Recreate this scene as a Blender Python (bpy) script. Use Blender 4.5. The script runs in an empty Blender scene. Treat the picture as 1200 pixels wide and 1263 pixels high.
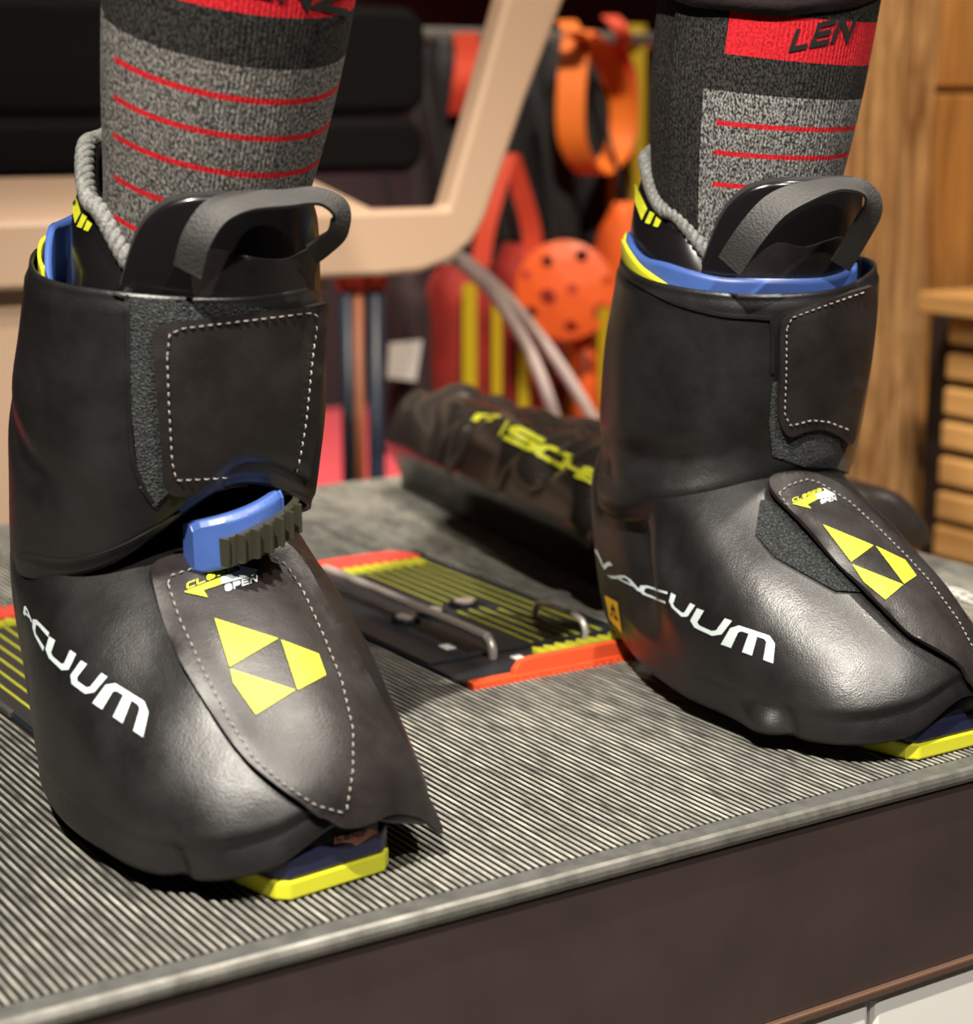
import bpy, bmesh, math, random
import numpy as np
from mathutils import Vector, Matrix, noise
from mathutils.bvhtree import BVHTree
from mathutils.geometry import delaunay_2d_cdt

random.seed(4)
SC = bpy.context.scene
COL = SC.collection
PI = math.pi

# ------------------------------------------------------------------ camera
# world: X along the platform's front edge, Y away from the viewer, Z up; platform top is z = 0
F_PX, PITCH, YAW, CAM = 2350.0, math.radians(12.15), math.radians(32.9), Vector((0, 0, 0.40))
cd = bpy.data.cameras.new('camera'); cam = bpy.data.objects.new('camera', cd); COL.objects.link(cam)
cam.location = CAM; cam.rotation_euler = (math.pi / 2 - PITCH, 0, -YAW)
cd.sensor_fit = 'HORIZONTAL'; cd.sensor_width = 36; cd.lens = 36 * F_PX / 1200
cd.clip_start = 0.02; cd.clip_end = 60
cd.dof.use_dof = True; cd.dof.focus_distance = 1.14; cd.dof.aperture_fstop = 6.3
SC.camera = cam
# ------------------------------------------------------------------ light and exposure
SC.view_settings.view_transform = 'Standard'; SC.view_settings.look = 'None'
SC.view_settings.gamma = 1; SC.view_settings.use_curve_mapping = False
SC.view_settings.exposure = 0.1
wd = bpy.data.worlds.new('world'); SC.world = wd; wd.use_nodes = True
wd.node_tree.nodes['Background'].inputs[0].default_value = (1.0, 0.86, 0.74, 1)
wd.node_tree.nodes['Background'].inputs[1].default_value = 0.03

def spot(name, loc, target, power, size_deg, radius, col, blend=0.5):
    l = bpy.data.lights.new(name, 'SPOT'); l.energy = power; l.spot_size = math.radians(size_deg)
    l.spot_blend = blend; l.shadow_soft_size = radius; l.color = col
    o = bpy.data.objects.new(name, l); COL.objects.link(o); o.location = loc
    o.rotation_euler = (Vector(target) - Vector(loc)).to_track_quat('-Z', 'Y').to_euler()
    return o
spot('ceiling_spot_key', (-0.62, -0.05, 2.3), (0.66, 0.98, 0.1), 520, 42, 0.03, (1.0, 0.93, 0.82))
spot('ceiling_spot_cross', (1.30, 0.50, 2.5), (0.72, 1.0, 0.1), 260, 46, 0.035, (1.0, 0.92, 0.8))
spot('ceiling_spot_front', (0.35, -1.1, 2.5), (0.85, 0.85, -0.1), 300, 46, 0.04, (1.0, 0.93, 0.84))
spot('added_fill_rack', (0.9, 0.9, 2.5), (1.55, 2.6, 0.3), 260, 60, 0.06, (1.0, 0.88, 0.74))  # unseen spot, added to brighten the hanging gear and beige stand
spot('added_fill_wood', (1.2, 0.9, 2.4), (2.1, 1.95, 0.1), 150, 60, 0.06, (1.0, 0.84, 0.62))  # added fill for the timber wall, no fixture seen there
spot('added_fill_carpet', (1.3, 3.6, 2.6), (1.9, 4.4, -0.6), 900, 80, 0.06, (1.0, 0.9, 0.8))  # added light to lift the red of the carpet, source unseen

# ------------------------------------------------------------------ helpers
def ray(px, py):
    cx, cy = px - 600.0, -(py - 631.5)
    fw = F_PX * math.cos(PITCH) + cy * math.sin(PITCH)
    up = cy * math.cos(PITCH) - F_PX * math.sin(PITCH)
    return Vector((cx * math.cos(YAW) + fw * math.sin(YAW), -cx * math.sin(YAW) + fw * math.cos(YAW), up))
def at_z(px, py, z): d = ray(px, py); return CAM + d * ((z - CAM.z) / d.z)
def at_y(px, py, y): d = ray(px, py); return CAM + d * ((y - CAM.y) / d.y)
def at_x(px, py, x): d = ray(px, py); return CAM + d * ((x - CAM.x) / d.x)
def at_d(px, py, dist): d = ray(px, py); return CAM + d * (dist / F_PX)

ORG = {}
def mesh_obj(name, verts, faces, mat, parent=None, smooth=True, uv=None):
    o3 = ORG.get(parent.name, Vector()) if parent else Vector()
    me = bpy.data.meshes.new(name)
    me.from_pydata([(v[0] - o3[0], v[1] - o3[1], v[2] - o3[2]) for v in verts], [], [tuple(f) for f in faces])
    if smooth:
        me.polygons.foreach_set('use_smooth', [True] * len(me.polygons))
    if uv is not None:
        ul = me.uv_layers.new(name='UVMap')
        for l in me.loops: ul.data[l.index].uv = uv[l.vertex_index]
    me.update()
    me.materials.append(mat)
    o = bpy.data.objects.new(name, me); COL.objects.link(o)
    if parent: o.parent = parent; ORG[o.name] = o3
    else: ORG[o.name] = Vector()
    return o
def thing(name, label, cat, loc, group=None):
    o = bpy.data.objects.new(name, None); COL.objects.link(o); o.location = loc; o.empty_display_size = 0.05
    ORG[o.name] = Vector(loc); o['label'] = label; o['category'] = cat
    if group: o['group'] = group
    return o
def tag(o, label=None, cat=None, group=None, kind=None):
    if label: o['label'] = label
    if cat: o['category'] = cat
    if group: o['group'] = group
    if kind: o['kind'] = kind
    return o
def bev(o, w, seg=2):
    m = o.modifiers.new('bevel', 'BEVEL'); m.width = w; m.segments = seg; m.limit_method = 'ANGLE'; m.angle_limit = math.radians(35)
    return o
def solid(o, t, off=-1):
    m = o.modifiers.new('solid', 'SOLIDIFY'); m.thickness = t; m.offset = off
    return o
BOXF = [(0, 3, 2, 1), (4, 5, 6, 7), (0, 1, 5, 4), (1, 2, 6, 5), (2, 3, 7, 6), (3, 0, 4, 7)]
def boxv(x0, x1, y0, y1, z0, z1):
    return [(x0, y0, z0), (x1, y0, z0), (x1, y1, z0), (x0, y1, z0), (x0, y0, z1), (x1, y0, z1), (x1, y1, z1), (x0, y1, z1)]
def box(name, x0, x1, y0, y1, z0, z1, mat, parent=None, b=0.0):
    o = mesh_obj(name, boxv(x0, x1, y0, y1, z0, z1), BOXF, mat, parent, smooth=False)
    if b: bev(o, b)
    return o
class MB:
    def __init__(s): s.v = []; s.f = []
    def add(s, v, f):
        n = len(s.v); s.v += [tuple(p) for p in v]; s.f += [tuple(i + n for i in q) for q in f]; return s
    def box(s, *a): return s.add(boxv(*a), BOXF)
    def build(s, name, mat, parent=None, smooth=False): return mesh_obj(name, s.v, s.f, mat, parent, smooth)
def catmull(pts, n, closed=False):
    P = [Vector(p) for p in pts]; m = len(P); out = []
    segs = m if closed else m - 1
    for i in range(segs):
        if closed: a, b, c, d = P[(i - 1) % m], P[i], P[(i + 1) % m], P[(i + 2) % m]
        else: a, b, c, d = P[max(i - 1, 0)], P[i], P[i + 1], P[min(i + 2, m - 1)]
        for k in range(n):
            t = k / n
            out.append(0.5 * ((2 * b) + (c - a) * t + (2 * a - 5 * b + 4 * c - d) * t * t + (3 * b - a - 3 * c + d) * t ** 3))
    if not closed: out.append(P[-1])
    return out
def tube_data(path, r, n=10, closed=False, caps=True):
    P = [Vector(p) for p in path]; m = len(P); V = []; Fc = []
    up = Vector((0.13, 0.07, 1)).normalized(); prev = None
    for i, p in enumerate(P):
        if closed: t = P[(i + 1) % m] - P[i - 1]
        else: t = P[min(i + 1, m - 1)] - P[max(i - 1, 0)]
        t.normalize()
        a = prev if prev is not None else t.cross(up)
        a = (a - t * a.dot(t))
        if a.length < 1e-6: a = t.orthogonal()
        a.normalize(); prev = a; b = t.cross(a)
        rr = r[i] if hasattr(r, '__len__') else r
        for k in range(n):
            q = 2 * PI * k / n; V.append(p + (a * math.cos(q) + b * math.sin(q)) * rr)
    for i in range(m if closed else m - 1):
        for k in range(n):
            j = (i + 1) % m
            Fc.append((i * n + k, i * n + (k + 1) % n, j * n + (k + 1) % n, j * n + k))
    if caps and not closed:
        Fc.append(tuple(range(n - 1, -1, -1))); Fc.append(tuple((m - 1) * n + k for k in range(n)))
    return V, Fc
def tube(name, path, r, mat, parent=None, n=10, closed=False):
    v, f = tube_data(path, r, n, closed); return mesh_obj(name, v, f, mat, parent)
def ribbon(name, path, widths, mat, parent=None, thick=0.002, closed=False):
    """path: points, widths: vectors of half width at each point"""
    V = []; Fc = []; m = len(path)
    for p, w in zip(path, widths): V += [Vector(p) - Vector(w), Vector(p), Vector(p) + Vector(w)]
    for i in range(m if closed else m - 1):
        j = (i + 1) % m
        Fc += [(3 * i, 3 * i + 1, 3 * j + 1, 3 * j), (3 * i + 1, 3 * i + 2, 3 * j + 2, 3 * j + 1)]
    return solid(mesh_obj(name, V, Fc, mat, parent, smooth=False), thick, 0)
def prism(name, poly, axis_vec, mat, parent=None, b=0.0, smooth=False):
    """poly: list of world points (planar outline), extruded along axis_vec"""
    n = len(poly); a = Vector(axis_vec)
    V = [Vector(p) for p in poly] + [Vector(p) + a for p in poly]
    Fc = [tuple(range(n)), tuple(range(2 * n - 1, n - 1, -1))] + [((i + 1) % n, i, n + i, n + (i + 1) % n) for i in range(n)]
    me_o = mesh_obj(name, V, Fc, mat, parent, smooth)
    bm = bmesh.new(); bm.from_mesh(me_o.data); bmesh.ops.recalc_face_normals(bm, faces=bm.faces); bm.to_mesh(me_o.data); bm.free()
    if b: bev(me_o, b)
    return me_o

class Surf:
    """triangle soup with smooth normals for casting print, seams and flaps onto a surface"""
    def __init__(s, V, faces):
        s.V = [Vector(v) for v in V]; s.T = []
        for f in faces:
            for k in range(1, len(f) - 1): s.T.append((f[0], f[k], f[k + 1]))
        s.N = [Vector() for _ in s.V]
        for a, b, c in s.T:
            n = (s.V[b] - s.V[a]).cross(s.V[c] - s.V[a])
            for i in (a, b, c): s.N[i] += n
        for n in s.N:
            if n.length > 0: n.normalize()
        s.bvh = BVHTree.FromPolygons(s.V, s.T)
    def normal(s, p, i, d):
        a, b, c = s.T[i]; A, B, Cc = s.V[a], s.V[b], s.V[c]
        v0, v1, v2 = B - A, Cc - A, p - A
        d00, d01, d11, d20, d21 = v0.dot(v0), v0.dot(v1), v1.dot(v1), v2.dot(v0), v2.dot(v1)
        den = d00 * d11 - d01 * d01
        if abs(den) < 1e-18: n = s.N[a].copy()
        else:
            v = (d11 * d20 - d01 * d21) / den; w = (d00 * d21 - d01 * d20) / den
            n = s.N[a] * (1 - v - w) + s.N[b] * v + s.N[c] * w
        if n.length == 0: n = -d.copy()
        n.normalize()
        if n.dot(d) > 0.0: n = -n
        return n
    def cast(s, px, py):
        d = ray(px, py).normalized()
        p, n, i, dist = s.bvh.ray_cast(CAM, d)
        if p is None:
            best = None
            for k in range(60):
                q = CAM + d * (0.7 + k * 0.012)
                r = s.bvh.find_nearest(q)
                if r[0] is not None and (best is None or r[3] < best[3]): best = (r[0], r[1], r[2], r[3], q)
            p, i = best[0], best[2]
            return p, s.normal(p, i, d), best[4]
        return p, s.normal(p, i, d), None

def in_poly(x, y, P):
    c = False; j = len(P) - 1
    for i in range(len(P)):
        if ((P[i][1] > y) != (P[j][1] > y)) and (x < (P[j][0] - P[i][0]) * (y - P[i][1]) / (P[j][1] - P[i][1]) + P[i][0]): c = not c
        j = i
    return c
def resample(P, step):
    out = []; n = len(P)
    for i in range(n):
        a, b = Vector(P[i][:2]), Vector(P[(i + 1) % n][:2]); k = max(1, int((b - a).length / step))
        for q in range(k): out.append(a.lerp(b, q / k))
    return out
def tri_poly(P, step):
    Q = resample(P, step); n = len(Q)
    xs = [q[0] for q in Q]; ys = [q[1] for q in Q]
    pts = list(Q); y = min(ys) + step * 0.5; row = 0
    while y < max(ys):
        x = min(xs) + step * (0.25 if row % 2 else 0.75)
        while x < max(xs):
            if in_poly(x, y, Q) and min((q[0] - x) ** 2 + (q[1] - y) ** 2 for q in Q) > (0.5 * step) ** 2: pts.append(Vector((x, y)))
            x += step
        y += step * 0.87; row += 1
    r = delaunay_2d_cdt(pts, [(i, (i + 1) % n) for i in range(n)], [], 1, 1e-5)
    return r[0], r[2]
def decal(name, polys, surf, mat, parent, off=0.0006, step=6.0, thick=0.0, offf=None, up=False):
    V = []; Fc = []
    for P in polys:
        vs, fs = tri_poly(P, step); b = len(V); cen = sum((Vector((q[0], q[1])) for q in P), Vector((0, 0))) / len(P)
        for v in vs:
            p, n, miss = surf.cast(v[0], v[1])
            if miss is not None:
                h = None
                for k in range(1, 41):
                    q = Vector((v[0], v[1])).lerp(cen, k / 40); p2, n2, m2 = surf.cast(q[0], q[1])
                    if m2 is None: h = (q, p2, n2); break
                if h:
                    dr = ray(v[0], v[1]); dist = (h[1] - CAM).dot(ray(h[0][0], h[0][1])) / ray(h[0][0], h[0][1]).length
                    gap = (Vector((v[0], v[1])) - h[0]).length / F_PX * dist
                    p = CAM + dr.normalized() * (dist + 0.9 * gap); n = h[2]
            V.append(p + n * (offf(v[0], v[1]) if offf else off))
        for f in fs:
            f = [i + b for i in f]
            nn = (V[f[1]] - V[f[0]]).cross(V[f[2]] - V[f[0]])
            if nn.dot(V[f[0]] - CAM) > 0: f.reverse()
            Fc.append(f)
    if thick > 0.002:
        nb = [set() for _ in V]
        for f in Fc:
            for a in f: nb[a].update(q for q in f if q != a)
        ec = {}
        for f in Fc:
            for k in range(3): e = tuple(sorted((f[k], f[(k + 1) % 3]))); ec[e] = ec.get(e, 0) + 1
        bn = [set() for _ in V]
        for (a, b), c in ec.items():
            if c == 1: bn[a].add(b); bn[b].add(a)
        nb = [bn[i] if bn[i] else nb[i] for i in range(len(V))]
        D = [(v - CAM).normalized() for v in V]; L = [(v - CAM).length for v in V]
        for _ in range(10): L = [0.4 * L[i] + 0.6 * sum(L[q] for q in nb[i]) / len(nb[i]) if nb[i] else L[i] for i in range(len(V))]
        V = [CAM + D[i] * L[i] for i in range(len(V))]
    o = mesh_obj(name, V, Fc, mat, parent)
    if thick:
        solid(o, thick, -1)
        es = o.modifiers.new('edge', 'EDGE_SPLIT'); es.split_angle = math.radians(50)
    return o, Surf(V, Fc)
def stroke(pts, w, closed=False):
    """polyline -> thick polygon (2D), mitred"""
    P = [Vector(p) for p in pts]; n = len(P); L = []; R = []
    for i in range(n):
        a = (P[i] - P[i - 1]) if i > 0 else (P[1] - P[0])
        b = (P[i + 1] - P[i]) if i < n - 1 else (P[-1] - P[-2])
        a = a.normalized(); b = b.normalized(); t = (a + b)
        t = t.normalized() if t.length > 1e-6 else a
        nrm = Vector((-t.y, t.x)); k = max(0.45, abs(nrm.dot(Vector((-a.y, a.x)))))
        L.append(P[i] + nrm * (w / 2 / k)); R.append(P[i] - nrm * (w / 2 / k))
    return L + R[::-1]
def quad_map(q):
    tl, tr, br, bl = [Vector(p) for p in q]
    return lambda x, y: tl * (1 - x) * y + tr * x * y + br * x * (1 - y) + bl * (1 - x) * (1 - y)
GLY = {  # unit-cell letter strokes, (points, width)
 'V': [[(0.08, 1), (0.34, 0.16), (0.46, 0.1), (0.92, 1)]],
 'A': [[(0.02, 0), (0.44, 0.78), (0.6, 0.9), (0.74, 0.78), (0.97, 0)], [(0.3, 0.3), (0.85, 0.3)]],
 'C': [[(1, 0.9), (0.28, 0.9), (0.1, 0.75), (0.08, 0.28), (0.22, 0.1), (0.96, 0.1)]],
 'U': [[(0.11, 1), (0.11, 0.28), (0.26, 0.1), (0.74, 0.1), (0.89, 0.28), (0.89, 1)]],
 'M': [[(0.08, 0), (0.08, 0.74), (0.18, 0.89), (0.82, 0.89), (0.92, 0.74), (0.92, 0)], [(0.5, 0.85), (0.5, 0)]],
 'F': [[(0.1, 0), (0.1, 0.9), (1, 0.9)], [(0.1, 0.48), (0.85, 0.48)]],
 'I': [[(0.5, 0), (0.5, 1)]],
 'S': [[(0.97, 0.9), (0.2, 0.9), (0.1, 0.8), (0.1, 0.6), (0.2, 0.5), (0.8, 0.5), (0.9, 0.4), (0.9, 0.2), (0.8, 0.1), (0.03, 0.1)]],
 'H': [[(0.1, 0), (0.1, 1)], [(0.9, 0), (0.9, 1)], [(0.1, 0.5), (0.9, 0.5)]],
 'E': [[(1, 0.9), (0.1, 0.9), (0.1, 0.1), (1, 0.1)], [(0.1, 0.5), (0.9, 0.5)]],
 'R': [[(0.1, 0), (0.1, 0.9), (0.8, 0.9), (0.92, 0.78), (0.92, 0.55), (0.8, 0.44), (0.1, 0.44)], [(0.5, 0.44), (0.95, 0)]],
 'L': [[(0.1, 1), (0.1, 0.1), (0.95, 0.1)]],
 'O': [[(0.3, 0.9), (0.1, 0.75), (0.1, 0.25), (0.25, 0.1), (0.75, 0.1), (0.9, 0.25), (0.9, 0.75), (0.75, 0.9), (0.25, 0.9)]],
 'P': [[(0.1, 0), (0.1, 0.9), (0.8, 0.9), (0.92, 0.75), (0.92, 0.55), (0.8, 0.42), (0.1, 0.42)]],
 'N': [[(0.1, 0), (0.1, 0.95), (0.9, 0.05), (0.9, 1)]],
 'Z': [[(0.05, 0.9), (0.95, 0.9), (0.05, 0.1), (0.95, 0.1)]],
 'D': [[(0.1, 0), (0.1, 0.9), (0.7, 0.9), (0.9, 0.7), (0.9, 0.3), (0.7, 0.1), (0.1, 0.1)]],
}
def letter_polys(ch, fn, w=0.2):
    """letter outline polygons mapped by fn(x, y) from the unit cell"""
    out = []
    for s in GLY[ch]:
        pts = []
        for a, b in zip(s[:-1], s[1:]):
            for k in range(3): pts.append(Vector(a).lerp(Vector(b), k / 3))
        pts.append(Vector(s[-1]))
        out.append([fn(p.x, p.y) for p in stroke(pts, w)])
    return out
def word_cells(word, tl, tr, br, bl, gap=0.16, wide='M'):
    """split a quad into letter cells"""
    ws = [1.45 if c in wide else (0.35 if c == 'I' else 1.0) for c in word]; tot = sum(ws) + gap * (len(word) - 1)
    f = quad_map((tl, tr, br, bl)); x = 0; res = []
    for c, w in zip(word, ws):
        x0, x1 = x / tot, (x + w) / tot
        res.append((c, (lambda a, b: (lambda u, v: f(a + (b - a) * u, v)))(x0, x1))); x += w + gap
    return res

# ------------------------------------------------------------------ materials
def nodes_of(name):
    m = bpy.data.materials.new(name); m.use_nodes = True; nt = m.node_tree
    return m, nt, nt.nodes['Principled BSDF']
def N(nt, t, **kw):
    n = nt.nodes.new(t)
    for k, v in kw.items():
        if k in n.inputs: n.inputs[k].default_value = v
        else: setattr(n, k, v)
    return n
def mat(name, col, rough=0.5, metal=0.0, var=0.0, vscale=20, bump=0.0, bscale=200, spec=0.5, emit=None, coat=0.0, stretch=None):
    m, nt, p = nodes_of(name)
    p.inputs['Base Color'].default_value = (*col, 1); p.inputs['Roughness'].default_value = rough; p.inputs['Metallic'].default_value = metal
    p.inputs['Specular IOR Level'].default_value = spec; p.inputs['Coat Weight'].default_value = coat
    tc = N(nt, 'ShaderNodeTexCoord'); src = tc.outputs['Object']
    if stretch:
        mp = N(nt, 'ShaderNodeMapping'); mp.inputs['Scale'].default_value = stretch; nt.links.new(src, mp.inputs['Vector']); src = mp.outputs[0]
    if var:
        n = N(nt, 'ShaderNodeTexNoise', Scale=vscale, Detail=5.0, Roughness=0.6); nt.links.new(src, n.inputs['Vector'])
        r = N(nt, 'ShaderNodeMapRange'); r.inputs[1].default_value = 0.3; r.inputs[2].default_value = 0.7
        r.inputs[3].default_value = 1 - var; r.inputs[4].default_value = 1 + var; nt.links.new(n.outputs[0], r.inputs[0])
        mx = N(nt, 'ShaderNodeMix', data_type='RGBA', blend_type='MULTIPLY'); mx.inputs[0].default_value = 1
        mx.inputs[6].default_value = (*col, 1); nt.links.new(r.outputs[0], mx.inputs[7]); nt.links.new(mx.outputs[2], p.inputs['Base Color'])
    if bump:
        n = N(nt, 'ShaderNodeTexNoise', Scale=bscale, Detail=3.0); nt.links.new(src, n.inputs['Vector'])
        b = N(nt, 'ShaderNodeBump', Strength=bump, Distance=0.002); nt.links.new(n.outputs[0], b.inputs['Height']); nt.links.new(b.outputs[0], p.inputs['Normal'])
    if emit: p.inputs['Emission Color'].default_value = (*emit[0], 1); p.inputs['Emission Strength'].default_value = emit[1]
    return m
def wood_mat(name, c1, c2, scale=1.0, axis='Z', rough=0.6):
    m, nt, p = nodes_of(name); tc = N(nt, 'ShaderNodeTexCoord'); mp = N(nt, 'ShaderNodeMapping')
    s = {'Z': (9, 9, 0.9), 'Y': (9, 0.9, 9), 'X': (0.9, 9, 9)}[axis]; mp.inputs['Scale'].default_value = [k * scale for k in s]
    nt.links.new(tc.outputs['Object'], mp.inputs['Vector'])
    n = N(nt, 'ShaderNodeTexNoise', Scale=3.0, Detail=8.0, Roughness=0.62, Distortion=1.4); nt.links.new(mp.outputs[0], n.inputs['Vector'])
    cr = N(nt, 'ShaderNodeValToRGB'); cr.color_ramp.elements[0].position = 0.36; cr.color_ramp.elements[0].color = (*c2, 1)
    cr.color_ramp.elements[1].position = 0.68; cr.color_ramp.elements[1].color = (*c1, 1); nt.links.new(n.outputs[0], cr.inputs[0])
    nt.links.new(cr.outputs[0], p.inputs['Base Color']); p.inputs['Roughness'].default_value = rough
    b = N(nt, 'ShaderNodeBump', Strength=0.4, Distance=0.004); nt.links.new(n.outputs[0], b.inputs['Height']); nt.links.new(b.outputs[0], p.inputs['Normal'])
    return m
def cover_mat(name, col, rough):
    m, nt, p = nodes_of(name); tc = N(nt, 'ShaderNodeTexCoord')
    n1 = N(nt, 'ShaderNodeTexNoise', Scale=26.0, Detail=5.0, Roughness=0.65); nt.links.new(tc.outputs['Object'], n1.inputs['Vector'])
    r = N(nt, 'ShaderNodeMapRange'); r.inputs[1].default_value = 0.35; r.inputs[2].default_value = 0.7; r.inputs[3].default_value = 0.8; r.inputs[4].default_value = 1.35
    nt.links.new(n1.outputs[0], r.inputs[0])
    mx = N(nt, 'ShaderNodeMix', data_type='RGBA', blend_type='MULTIPLY'); mx.inputs[0].default_value = 1; mx.inputs[6].default_value = (*col, 1)
    nt.links.new(r.outputs[0], mx.inputs[7]); nt.links.new(mx.outputs[2], p.inputs['Base Color'])
    rr = N(nt, 'ShaderNodeMapRange'); rr.inputs[1].default_value = 0.3; rr.inputs[2].default_value = 0.7; rr.inputs[3].default_value = rough - 0.06; rr.inputs[4].default_value = rough + 0.08
    nt.links.new(n1.outputs[0], rr.inputs[0]); nt.links.new(rr.outputs[0], p.inputs['Roughness'])
    n2 = N(nt, 'ShaderNodeTexNoise', Scale=900.0, Detail=2.0); nt.links.new(tc.outputs['Object'], n2.inputs['Vector'])
    b = N(nt, 'ShaderNodeBump', Strength=0.18, Distance=0.001); nt.links.new(n2.outputs[0], b.inputs['Height'])
    n3 = N(nt, 'ShaderNodeTexNoise', Scale=38.0, Detail=3.0); nt.links.new(tc.outputs['Object'], n3.inputs['Vector'])
    b2 = N(nt, 'ShaderNodeBump', Strength=0.13, Distance=0.004); nt.links.new(n3.outputs[0], b2.inputs['Height']); nt.links.new(b.outputs[0], b2.inputs['Normal'])
    nt.links.new(b2.outputs[0], p.inputs['Normal'])
    p.inputs['Specular IOR Level'].default_value = 0.65
    return m
def velcro_mat(name, col):
    m, nt, p = nodes_of(name); tc = N(nt, 'ShaderNodeTexCoord')
    v = N(nt, 'ShaderNodeTexVoronoi', Scale=900.0); nt.links.new(tc.outputs['Object'], v.inputs['Vector'])
    n = N(nt, 'ShaderNodeTexNoise', Scale=800.0, Detail=3.0); nt.links.new(tc.outputs['Object'], n.inputs['Vector'])
    cr = N(nt, 'ShaderNodeValToRGB'); cr.color_ramp.elements[0].position = 0.42; cr.color_ramp.elements[0].color = (col[0] * 0.3, col[1] * 0.3, col[2] * 0.3, 1)
    cr.color_ramp.elements[1].position = 0.7; cr.color_ramp.elements[1].color = (col[0] * 3, col[1] * 3, col[2] * 3, 1); nt.links.new(n.outputs[0], cr.inputs[0])
    nt.links.new(cr.outputs[0], p.inputs['Base Color']); p.inputs['Roughness'].default_value = 0.7
    b = N(nt, 'ShaderNodeBump', Strength=1.0, Distance=0.003); nt.links.new(v.outputs[0], b.inputs['Height']); nt.links.new(b.outputs[0], p.inputs['Normal'])
    return m
M = {}
M['cover'] = cover_mat('black coated cover fabric', (0.0095, 0.009, 0.0092), 0.38)
M['flap'] = cover_mat('black flap leatherette', (0.0145, 0.0115, 0.011), 0.42)
M['velcro'] = velcro_mat('black hook tape', (0.03, 0.034, 0.034))
M['stitch'] = mat('pale stitching thread', (0.30, 0.28, 0.26), 0.6)
M['white_print'] = mat('white print', (0.56, 0.64, 0.64), 0.55)
M['yellow_print'] = mat('acid yellow print', (0.60, 0.63, 0.03), 0.5)
M['yellow_plastic'] = mat('acid yellow plastic', (0.66, 0.66, 0.03), 0.4)
M['navy'] = mat('navy shell plastic', (0.016, 0.018, 0.055), 0.4)
M['dark_toe'] = mat('black toe shell', (0.006, 0.006, 0.012), 0.45)
M['blue'] = mat('blue shell plastic', (0.05, 0.105, 0.34), 0.4, var=0.06, vscale=60)
M['gloss_black'] = mat('glossy black liner vinyl', (0.008, 0.007, 0.008), 0.22, bump=0.05, bscale=40)
M['liner_felt'] = mat('black liner felt', (0.014, 0.013, 0.014), 0.85, bump=0.3, bscale=500)
M['rope'] = mat('grey braided trim', (0.19, 0.19, 0.18), 0.55, var=0.5, vscale=420, bump=0.5, bscale=700)
M['webbing'] = mat('black webbing', (0.035, 0.034, 0.033), 0.6, bump=0.4, bscale=600)
M['ratchet'] = mat('black ratchet plastic', (0.035, 0.033, 0.022), 0.25)
M['pink_label'] = mat('salmon label', (0.55, 0.2, 0.15), 0.6)
M['black_print'] = mat('black print', (0.006, 0.006, 0.006), 0.6)
M['amber'] = mat('amber label', (0.72, 0.42, 0.02), 0.5)
M['trouser'] = mat('dark brown trouser cloth', (0.022, 0.013, 0.014), 0.75, bump=0.2, bscale=300)

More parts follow.
